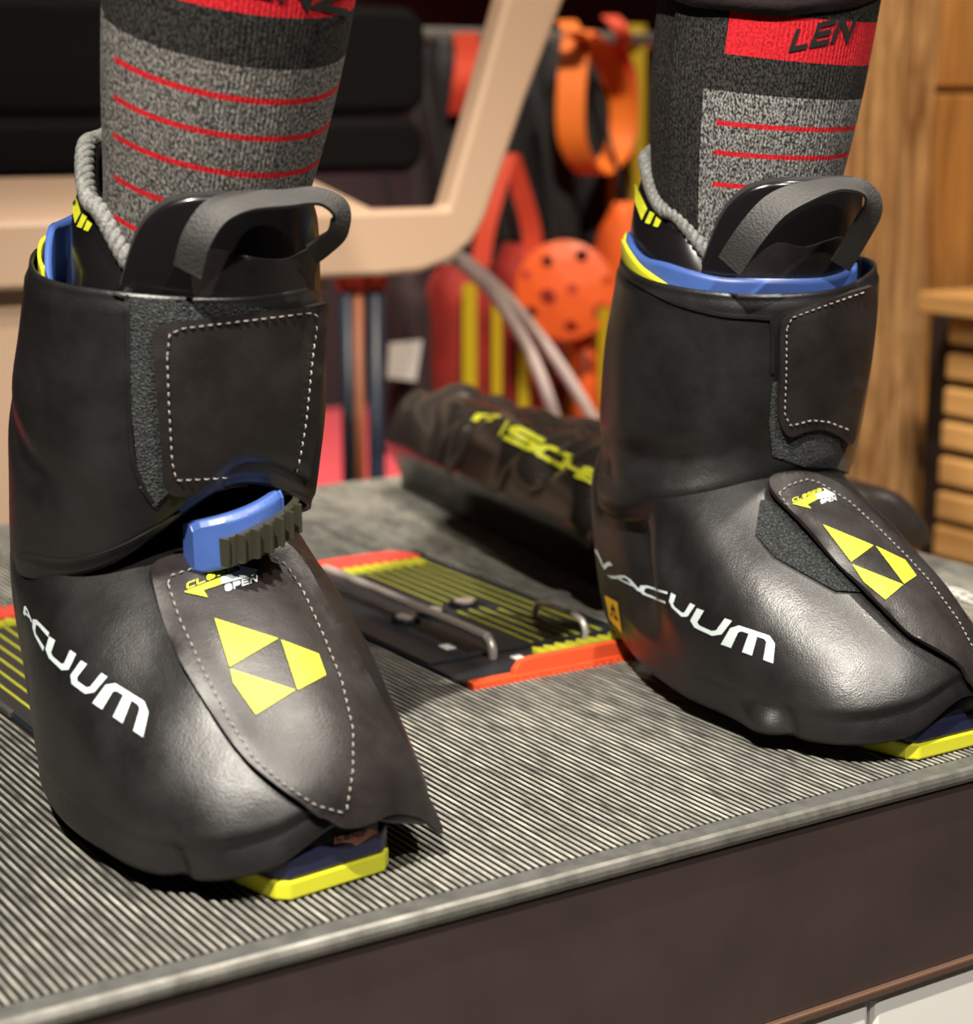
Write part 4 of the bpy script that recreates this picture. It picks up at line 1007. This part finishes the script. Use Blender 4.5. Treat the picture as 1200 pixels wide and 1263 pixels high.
# ------------------------------------------------------------------ beige machine stand behind the platform
M['beige'] = mat('beige powder coated metal', (0.40, 0.275, 0.19), 0.5, bump=0.02, bscale=300)
M['beige_light'] = M['beige']
M['black_pad'] = mat('black padded cover', (0.0015, 0.0015, 0.002), 0.8, bump=0.1, bscale=30, spec=0.15)
FY = 1.90
stand = thing('machine_stand', 'beige metal stand with slanted arm rising behind the platform', 'stand', (at_y(200, 640, FY).x, FY + 0.06, -0.60))
def yp(px, py, Y=FY): return at_y(px, py, Y)
out = [yp(-160, 366), yp(470, 341), yp(520, 336), yp(556, 322), yp(582, 300), yp(598, 272), yp(650, 120), yp(700, -10), yp(760, -180), yp(690, -180), yp(624, 0), yp(590, 125), yp(553, 257), yp(-160, 278)]
prism('arm_frame', out, (0, 0.035, 0), M['beige'], stand, 0.006)
o = box('pedestal', yp(-160, 500).x, yp(150, 500).x, FY + 0.02, FY + 0.16, -0.60, yp(0, 352).z, M['beige'], stand, 0.006)
# shelf plate rising behind the bottom bar
a, b = yp(-160, 278), yp(478, 259)
pl = [a + Vector((0, 0.036, 0.0)), b + Vector((0, 0.036, 0.0)), b + Vector((0, 0.22, 0.036)), a + Vector((0, 0.22, 0.036))]
prism('shelf_plate', pl, (0, 0, -0.02), M['beige'], stand, 0.003)
box('bracket', yp(330, 350).x, yp(418, 350).x, FY + 0.03, FY + 0.09, yp(400, 362).z, yp(400, 340).z, M['beige'], stand, 0.003)
# black padded case resting on the stand
pad = thing('padded_case', 'black padded case with rounded corners standing on the beige stand', 'case', (yp(250, 220, 2.2).x, 2.25, yp(250, 222, 2.2).z))
def rbox(name, x0, x1, y0, y1, z0, z1, r, m, par, b):
    pts = []
    for cx, cz, a0 in ((x1 - r, z1 - r, 0), (x0 + r, z1 - r, 90), (x0 + r, z0 + r, 180), (x1 - r, z0 + r, 270)):
        for k in range(9):
            a = math.radians(a0 + k * 90 / 8); pts.append((cx + r * math.cos(a), y0, cz + r * math.sin(a)))
    return prism(name, pts, (0, y1 - y0, 0), m, par, b)
zb = yp(250, 219, 2.14).z; x1 = yp(528, 120, 2.14).x; zm = yp(60, 145, 2.14).z
rbox('upper_cushion', x1 - 0.75, x1, 2.14, 2.36, zm + 0.001, yp(400, 5, 2.14).z, 0.035, M['black_pad'], pad, 0.012)
rbox('lower_cushion', x1 - 0.75, x1 - 0.004, 2.14, 2.36, zb, zm - 0.001, 0.03, M['black_pad'], pad, 0.012)

# ------------------------------------------------------------------ room shell
M['carpet'] = mat('red carpet', (0.52, 0.055, 0.07), 0.95, bump=0.3, bscale=400)
M['dark_wall'] = mat('dark maroon wall', (0.020, 0.012, 0.014), 0.9)
M['floor'] = mat('dark grey floor', (0.09, 0.08, 0.07), 0.6)
tag(box('floor', -4, 6, -2.5, 7.0, -0.68, -0.606, M['floor']), kind='structure')
tag(box('red_carpet', -2, 5.5, 2.6, 5.55, -0.606, -0.600, M['carpet']), 'bright red carpet on the floor behind the platform', 'carpet')
tag(box('wall_back', -4, 6, 5.6, 5.7, -0.60, 2.9, M['dark_wall']), kind='structure')
tag(box('wall_left', -2.6, -2.5, -2.5, 5.6, -0.60, 2.9, M['dark_wall']), kind='structure')
tag(box('ceiling', -4, 6, -2.5, 7.0, 2.9, 3.0, M['dark_wall']), kind='structure')

# ------------------------------------------------------------------ wooden wall and slatted bench on the right
M['wood_post'] = wood_mat('rough old timber', (0.62, 0.36, 0.15), (0.20, 0.085, 0.025), 1.7)
M['wood_plank'] = wood_mat('orange timber plank', (0.55, 0.26, 0.07), (0.30, 0.12, 0.025), 0.9)
M['wood_slat'] = wood_mat('light timber slat', (0.60, 0.34, 0.12), (0.46, 0.24, 0.075), 0.7, 'Y')
M['wood_and_shade_dark'] = mat('dark timber gap and bench shade', (0.02, 0.010, 0.006), 0.9)  # also serves as the painted shade under the bench seat
WY = 2.02
wall = tag(box('wall_right', yp(965, 300, WY).x, 4.0, WY + 0.05, WY + 0.15, -0.60, 2.9, M['wood_and_shade_dark']), kind='structure')
def rough_plank(name, pxa, pxb, z0, z1, m, dy=0.0, seed=0, parent=wall):
    """vertical timber with wavy edges; pixel columns measured where it stands"""
    xa, xb = pxa, pxb; n = 22; V = []
    for i in range(n + 1):
        z = z0 + (z1 - z0) * i / n
        wa = 0.010 * noise.noise(Vector((seed, z * 5, 0))); wb = 0.010 * noise.noise(Vector((seed + 9, z * 5, 0)))
        wy = 0.004 * noise.noise(Vector((seed + 4, z * 4, 0)))
        V += [(xa + wa, WY - dy + wy, z), (xb + wb, WY - dy + wy, z), (xb + wb, WY + 0.05, z), (xa + wa, WY + 0.05, z)]
    Fc = [(4 * i + k, 4 * i + (k + 1) % 4, 4 * i + 4 + (k + 1) % 4, 4 * i + 4 + k) for i in range(n) for k in range(4)] + [(3, 2, 1, 0), (4 * n, 4 * n + 1, 4 * n + 2, 4 * n + 3)]
    return bev(mesh_obj(name, V, Fc, m, parent, smooth=False), 0.004)
X = lambda px, py=200: yp(px, py, WY).x
rough_plank('plank', X(968), X(1062), -0.6, 2.0, M['wood_post'], 0.008, 2)
rough_plank('plank', X(1066), X(1104), -0.6, 2.0, M['wood_post'], 0.014, 3)
rough_plank('plank', X(1114), X(1148), -0.6, 2.0, M['wood_post'], 0.004, 4)
zs = yp(1170, 112, WY).z
rough_plank('plank', X(1152), X(1420), zs + 0.004, 2.0, M['wood_plank'], 0.004, 5)
rough_plank('plank', X(1154), X(1420), -0.6, zs - 0.004, M['wood_plank'], 0.008, 6)
# slatted bench running towards the viewer
BX = 2.0
bench = thing('slatted_bench', 'wooden bench with horizontal slatted front beside the timber wall', 'bench', (BX + 0.2, 1.55, -0.60))
def xp(px, py, Xp=BX): return at_x(px, py, Xp)
seat0 = xp(1131, 372, BX - 0.03)
box('seat_board', BX - 0.03, BX + 0.42, 0.5, seat0.y, xp(1140, 386, BX - 0.03).z, xp(1140, 361, BX - 0.03).z, M['wood_slat'], bench, 0.003)
ys = xp(1166, 440).y
for (p0, p1) in ((392, 424), (436, 468), (478, 512), (520, 553), (563, 597), (606, 640), (647, 686), (692, 730), (736, 775)):
    xx = 1170 - (p0 - 392) * 0.075
    box('slat', BX, BX + 0.02, 0.5, xp(xx, p0).y, xp(xx, p1).z, xp(xx, p0).z, M['wood_slat'], bench, 0.005)
box('bench_post', BX + 0.03, BX + 0.09, ys - 0.10, ys - 0.04, -0.60, xp(1140, 388).z, M['wood_and_shade_dark'], bench)
box('bench_shade_sheet', BX + 0.06, BX + 0.075, 0.5, min(ys + 0.09, WY - 0.02), -0.60, xp(1140, 388).z, M['wood_and_shade_dark'], bench)  # dark sheet standing in for the shade under the seat

# ------------------------------------------------------------------ gear hanging on a rail behind the stand
M['rail'] = mat('grey steel rail', (0.42, 0.40, 0.38), 0.35, metal=0.8)
M['orange_web'] = mat('orange webbing', (0.90, 0.20, 0.02), 0.6, bump=0.1, bscale=300)
M['red_web'] = mat('red orange webbing', (0.72, 0.07, 0.03), 0.65)
M['yellow_web'] = mat('yellow webbing', (0.58, 0.42, 0.01), 0.6)
M['red_cloth'] = mat('dark red cloth', (0.30, 0.018, 0.012), 0.8, var=0.3, vscale=14)
M['orange_cloth'] = mat('orange cloth', (0.80, 0.12, 0.01), 0.75, var=0.2, vscale=14)
M['black_cloth'] = mat('black cloth', (0.010, 0.010, 0.012), 0.85)
M['brown_cloth'] = mat('dark plum cloth', (0.035, 0.018, 0.022), 0.85)
M['orange_plastic'] = mat('bright orange plastic', (0.90, 0.13, 0.025), 0.4)
M['navy_pole'] = mat('dark blue pole', (0.018, 0.032, 0.06), 0.4)
M['copper_pole'] = mat('copper brown pole', (0.36, 0.12, 0.05), 0.45)
M['hose'] = mat('pale translucent hose', (0.62, 0.50, 0.47), 0.35)
M['tag_white'] = mat('white paper tag', (0.62, 0.58, 0.56), 0.7)
RY = 2.75
rp = lambda px, py, Y=RY: at_y(px, py, Y)
rail = thing('hanging_rail', 'grey steel rail carrying orange straps and dark garments', 'rail', (rp(640, 40).x, RY, -0.6))
ra, rb = rp(500, 43), rp(840, 16); rb.z = ra.z
tube('bar', [ra + Vector((-0.5, 0, 0)), ra, rb, rb + Vector((0.25, 0, 0))], 0.013, M['rail'], rail, 14)
for e in (ra.x - 0.48, rb.x + 0.23): tube('upright', [(e, RY, -0.6), (e, RY, ra.z)], 0.014, M['rail'], rail, 12)
def strap(name, pts, half, m, label, wdir=(0.75, -0.66, 0), closed=False, cat='strap', Y=RY - 0.10, group='straps on the rail', thick=0.003):
    P = [rp(p[0], p[1], Y + (p[2] if len(p) > 2 else 0)) for p in pts]; P = catmull(P, 8, closed)
    o = ribbon(name, P, [Vector(wdir).normalized() * half] * len(P), m, None, thick, closed)
    return tag(o, label, cat, group)
strap('webbing_loop', [(712, 46), (704, 120, -0.01), (708, 180, -0.01), (734, 214, 0), (764, 180, 0.03), (768, 125, 0.03), (744, 70, 0.02), (722, 44, 0)], 0.024, M['orange_web'], 'large bright orange webbing loop hanging from the rail', (0.72, -0.70, 0.0), True)
strap('knotted_strap', [(698, 26, -0.03), (708, 40, -0.05), (716, 47, -0.03), (726, 56, 0.0)], 0.016, M['orange_web'], 'short orange strap wrapped over the rail above the large loop')
strap('knotted_strap', [(752, 20, -0.03), (765, 34, -0.05), (770, 52, -0.04), (762, 58, 0), (774, 90, 0.02), (778, 150, 0.03), (770, 200, 0.04)], 0.014, M['red_web'], 'orange red strap knotted on the rail right of the large loop')
strap('red_strap', [(575, 40, 0), (577, 70, 0), (573, 105, 0.0), (568, 140, 0.02)], 0.020, M['red_web'], 'red strap hanging on the rail inside the beige arm')
strap('long_strap', [(625, 190, -0.1), (612, 235, -0.1), (600, 280, -0.1), (592, 330, -0.1)], 0.015, M['red_web'], 'red orange strap slanting down just right of the beige arm')
strap('long_strap', [(628, 190, -0.08), (644, 240, -0.08), (656, 290, -0.08), (654, 340, -0.08)], 0.016, M['red_web'], 'red orange strap curving down to the orange disc')
strap('yellow_strap', [(752, 195, 0.06), (751, 250, 0.06), (749, 320, 0.06), (748, 420, 0.06)], 0.012, M['yellow_web'], 'yellow strap hanging below the orange loop')
strap('yellow_strap', [(786, 30, 0.1), (786, 80, 0.1), (786, 140, 0.1), (785, 330, 0.1), (780, 500, 0.1)], 0.015, M['yellow_web'], 'yellow strap hanging beside the black sock')
def garment(name, px0, px1, py0, py1, Y, depth, m, label, cat='garment', seed=0, parent=None, group='garments on the rail', taper=0.8):
    a, b = rp(px0, py1, Y), rp(px1, py1, Y); zt, zb = rp((px0 + px1) / 2, py0, Y).z, a.z; cx, hw = (a.x + b.x) / 2, (b.x - a.x) / 2
    nr, nc = 26, 40; V = []
    for i in range(nr + 1):
        f = i / nr; w = hw * (taper + (1 - taper) * sm(f, 0, 0.3)) * (0.35 + 0.65 * sm(f, -0.02, 0.10)); z = zt + (zb - zt) * f
        for k in range(nc):
            an = 2 * PI * k / nc
            fold = 1 + 0.16 * f * noise.noise(Vector((math.cos(an) * 2.2 + seed, math.sin(an) * 2.2, f * 1.2)))
            V.append((cx + w * math.cos(an) * fold, Y + depth * 0.5 * math.sin(an) * fold * (0.5 + 0.5 * sm(f, 0, 0.2)), z))
    Fc = [(i * nc + k, (i + 1) * nc + k, (i + 1) * nc + (k + 1) % nc, i * nc + (k + 1) % nc) for i in range(nr) for k in range(nc)] + [tuple(range(nc)), tuple(nr * nc + k for k in range(nc - 1, -1, -1))]
    if parent: return mesh_obj(name, V, Fc, m, parent)
    t = thing(name, label, cat, (cx, Y, zb), group); mesh_obj('cloth', V, Fc, m, t)
    zr = ra.z
    if zr > zt: tube('hanger_loop', [(cx, Y, zt - 0.01), (cx, (Y + RY) / 2, (zt + zr) / 2), (cx, RY, zr)], 0.004, M['black_cloth'], t, 8)
    return t
garment('black_garment', 652, 706, 52, 318, RY, 0.10, M['black_cloth'], 'long black garment hanging left of the orange loop', seed=1)
garment('black_garment', 711, 746, 60, 300, RY, 0.08, M['black_cloth'], 'narrow black garment hanging behind the orange loop', seed=8)
garment('black_garment', 522, 566, 48, 330, RY, 0.12, M['black_cloth'], 'black garment hanging beside the padded case inside the beige arm', seed=3)
garment('black_garment', 576, 646, 70, 300, RY, 0.10, M['black_cloth'], 'black garment hanging mostly hidden behind the beige arm', seed=13)
gd = garment('plum_garment', 478, 526, 335, 560, RY - 0.15, 0.10, M['brown_cloth'], 'dark plum garment with a white paper tag below the stand', seed=5)
a, b, c, d = rp(481, 424, RY - 0.22), rp(521, 420, RY - 0.22), rp(513, 470, RY - 0.22), rp(478, 466, RY - 0.22)
prism('paper_tag', [a, b, c, d], (0, 0.004, 0), M['tag_white'], gd)
tube('tag_string', [rp(502, 421, RY - 0.22), rp(504, 390, RY - 0.2), rp(506, 345, RY - 0.16)], 0.002, M['black_cloth'], gd, 6)
# red padded vests with yellow bands
def vest(px0, px1, py0, py1, Y, m, bands, label, seed):
    t = garment('padded_vest', px0, px1, py0, py1, Y, 0.12, m, label, 'vest', seed, None, 'padded vests', 0.92)
    for (bx0, bx1, y0, y1) in bands:
        P = [rp((bx0 + bx1) / 2, y, Y - 0.066) for y in (y0, (y0 + y1) / 2, y1)]
        hw = (rp(bx1, y0, Y).x - rp(bx0, y0, Y).x) / 2
        ribbon('reflective_band', catmull(P, 4), [Vector((hw, 0, 0))] * 9, M['yellow_web'], t, 0.003)
    return t
vest(532, 603, 318, 620, RY - 0.14, M['red_cloth'], [(571, 587, 350, 600)], 'red padded vest with one broad yellow band left of the hoses', 21)
vest(610, 662, 300, 620, RY - 0.14, M['red_cloth'], [(607, 618, 370, 600), (640, 652, 370, 600)], 'red padded vest with two thin yellow bands behind the hoses', 22)
vest(669, 728, 330, 640, RY - 0.14, M['red_cloth'], [(700, 707, 420, 600)], 'red padded vest hanging below the perforated disc', 23)
vest(736, 800, 250, 640, RY - 0.14, M['orange_cloth'], [(738, 752, 380, 600)], 'orange padded vest partly behind the right boot', 24)
# perforated orange disc
def disc(c, r, holes, thick, m, label):
    pts = []; ed = []
    def ring(cx, cy, rr, n):
        b = len(pts)
        for k in range(n): pts.append(Vector((cx + rr * math.cos(2 * PI * k / n), cy + rr * math.sin(2 * PI * k / n)))); ed.append((b + k, b + (k + 1) % n))
    ring(0, 0, r, 48)
    for h in holes: ring(h[0] * r, h[1] * r, h[2] * r, 16)
    R = delaunay_2d_cdt(pts, ed, [], 0, 1e-6); keep = []
    for f in R[2]:
        cc = sum((R[0][i] for i in f), Vector((0, 0))) / len(f)
        if all((cc - Vector((h[0] * r, h[1] * r))).length > h[2] * r * 0.985 for h in holes) and cc.length < r: keep.append(f)
    ex, ey = Vector((0.80, -0.60, 0)), Vector((0.05, 0.12, 0.99)).normalized(); nn = ex.cross(ey)
    V = [c + ex * p.x + ey * p.y - nn * (0.012 * (1 - (p.length / r) ** 2)) * -1 for p in R[0]]
    o = mesh_obj('perforated_disc', V, keep, m, None, smooth=False); solid(o, thick, 0)
    return tag(o, label, 'disc')
dc = rp(697, 358, RY - 0.30)
disc(dc, 0.076, [(-0.35, 0.58, 0.12), (0.35, 0.70, 0.13), (0.15, 0.02, 0.10), (-0.35, -0.15, 0.17), (0.75, -0.45, 0.2), (0.1, -0.75, 0.14), (-0.70, -0.45, 0.12), (0.85, 0.2, 0.1), (-0.8, 0.3, 0.1)], 0.010, M['orange_plastic'], 'round perforated orange plastic disc hanging beside the right boot')
tube_o = tube('orange_rod', [rp(716, 400, RY - 0.27), rp(722, 480, RY - 0.27), rp(728, 700, RY - 0.27)], 0.022, M['orange_plastic'], None, 10)
tag(tube_o, 'thick orange rod standing below the perforated disc', 'rod')
# pale hoses from the stand down behind the bag
HY = 2.12
h1 = catmull([rp(548, 318, HY - 0.06), rp(572, 328, HY - 0.03), rp(612, 368, HY), rp(650, 428, HY), rp(674, 484, HY), rp(688, 540, HY + 0.02), rp(694, 640, HY + 0.02), rp(694, 800, HY + 0.02)], 10)
h2 = catmull([rp(556, 312, HY - 0.02), rp(592, 336, HY + 0.02), rp(640, 384, HY + 0.03), rp(690, 450, HY + 0.03), rp(730, 515, HY + 0.03), rp(760, 580, HY + 0.03), rp(776, 680, HY + 0.03), rp(778, 820, HY + 0.03)], 10)
tag(tube('hose', h1, 0.0085, M['hose'], None, 12), 'pale hose, the left one of two curving down from the stand', 'hose', 'hoses from the stand')
tag(tube('hose', h2, 0.0085, M['hose'], None, 12), 'pale hose, the right one of two curving down from the stand', 'hose', 'hoses from the stand')
# ski poles standing behind the platform
for px, w, m, lab, py0 in ((427, 0.013, 'navy_pole', 'dark blue ski pole, left of the copper brown pole', 342), (441, 0.010, 'copper_pole', 'copper brown ski pole between two dark blue poles', 345), (462, 0.017, 'navy_pole', 'thick dark blue ski pole right of the copper brown pole', 340)):
    top = rp(px, py0, 2.55)
    t = thing('ski_pole', lab, 'pole', (top.x, 2.55, -0.6), 'ski poles behind the platform')
    tube('shaft', [(top.x, 2.55, -0.6), (top.x, 2.55, top.z)], w * 0.8, M[m], t, 12)
    tube('grip', [(top.x, 2.55, top.z - 0.02), (top.x, 2.55, top.z + 0.10)], w * 1.15, M['red_web'], t, 12)
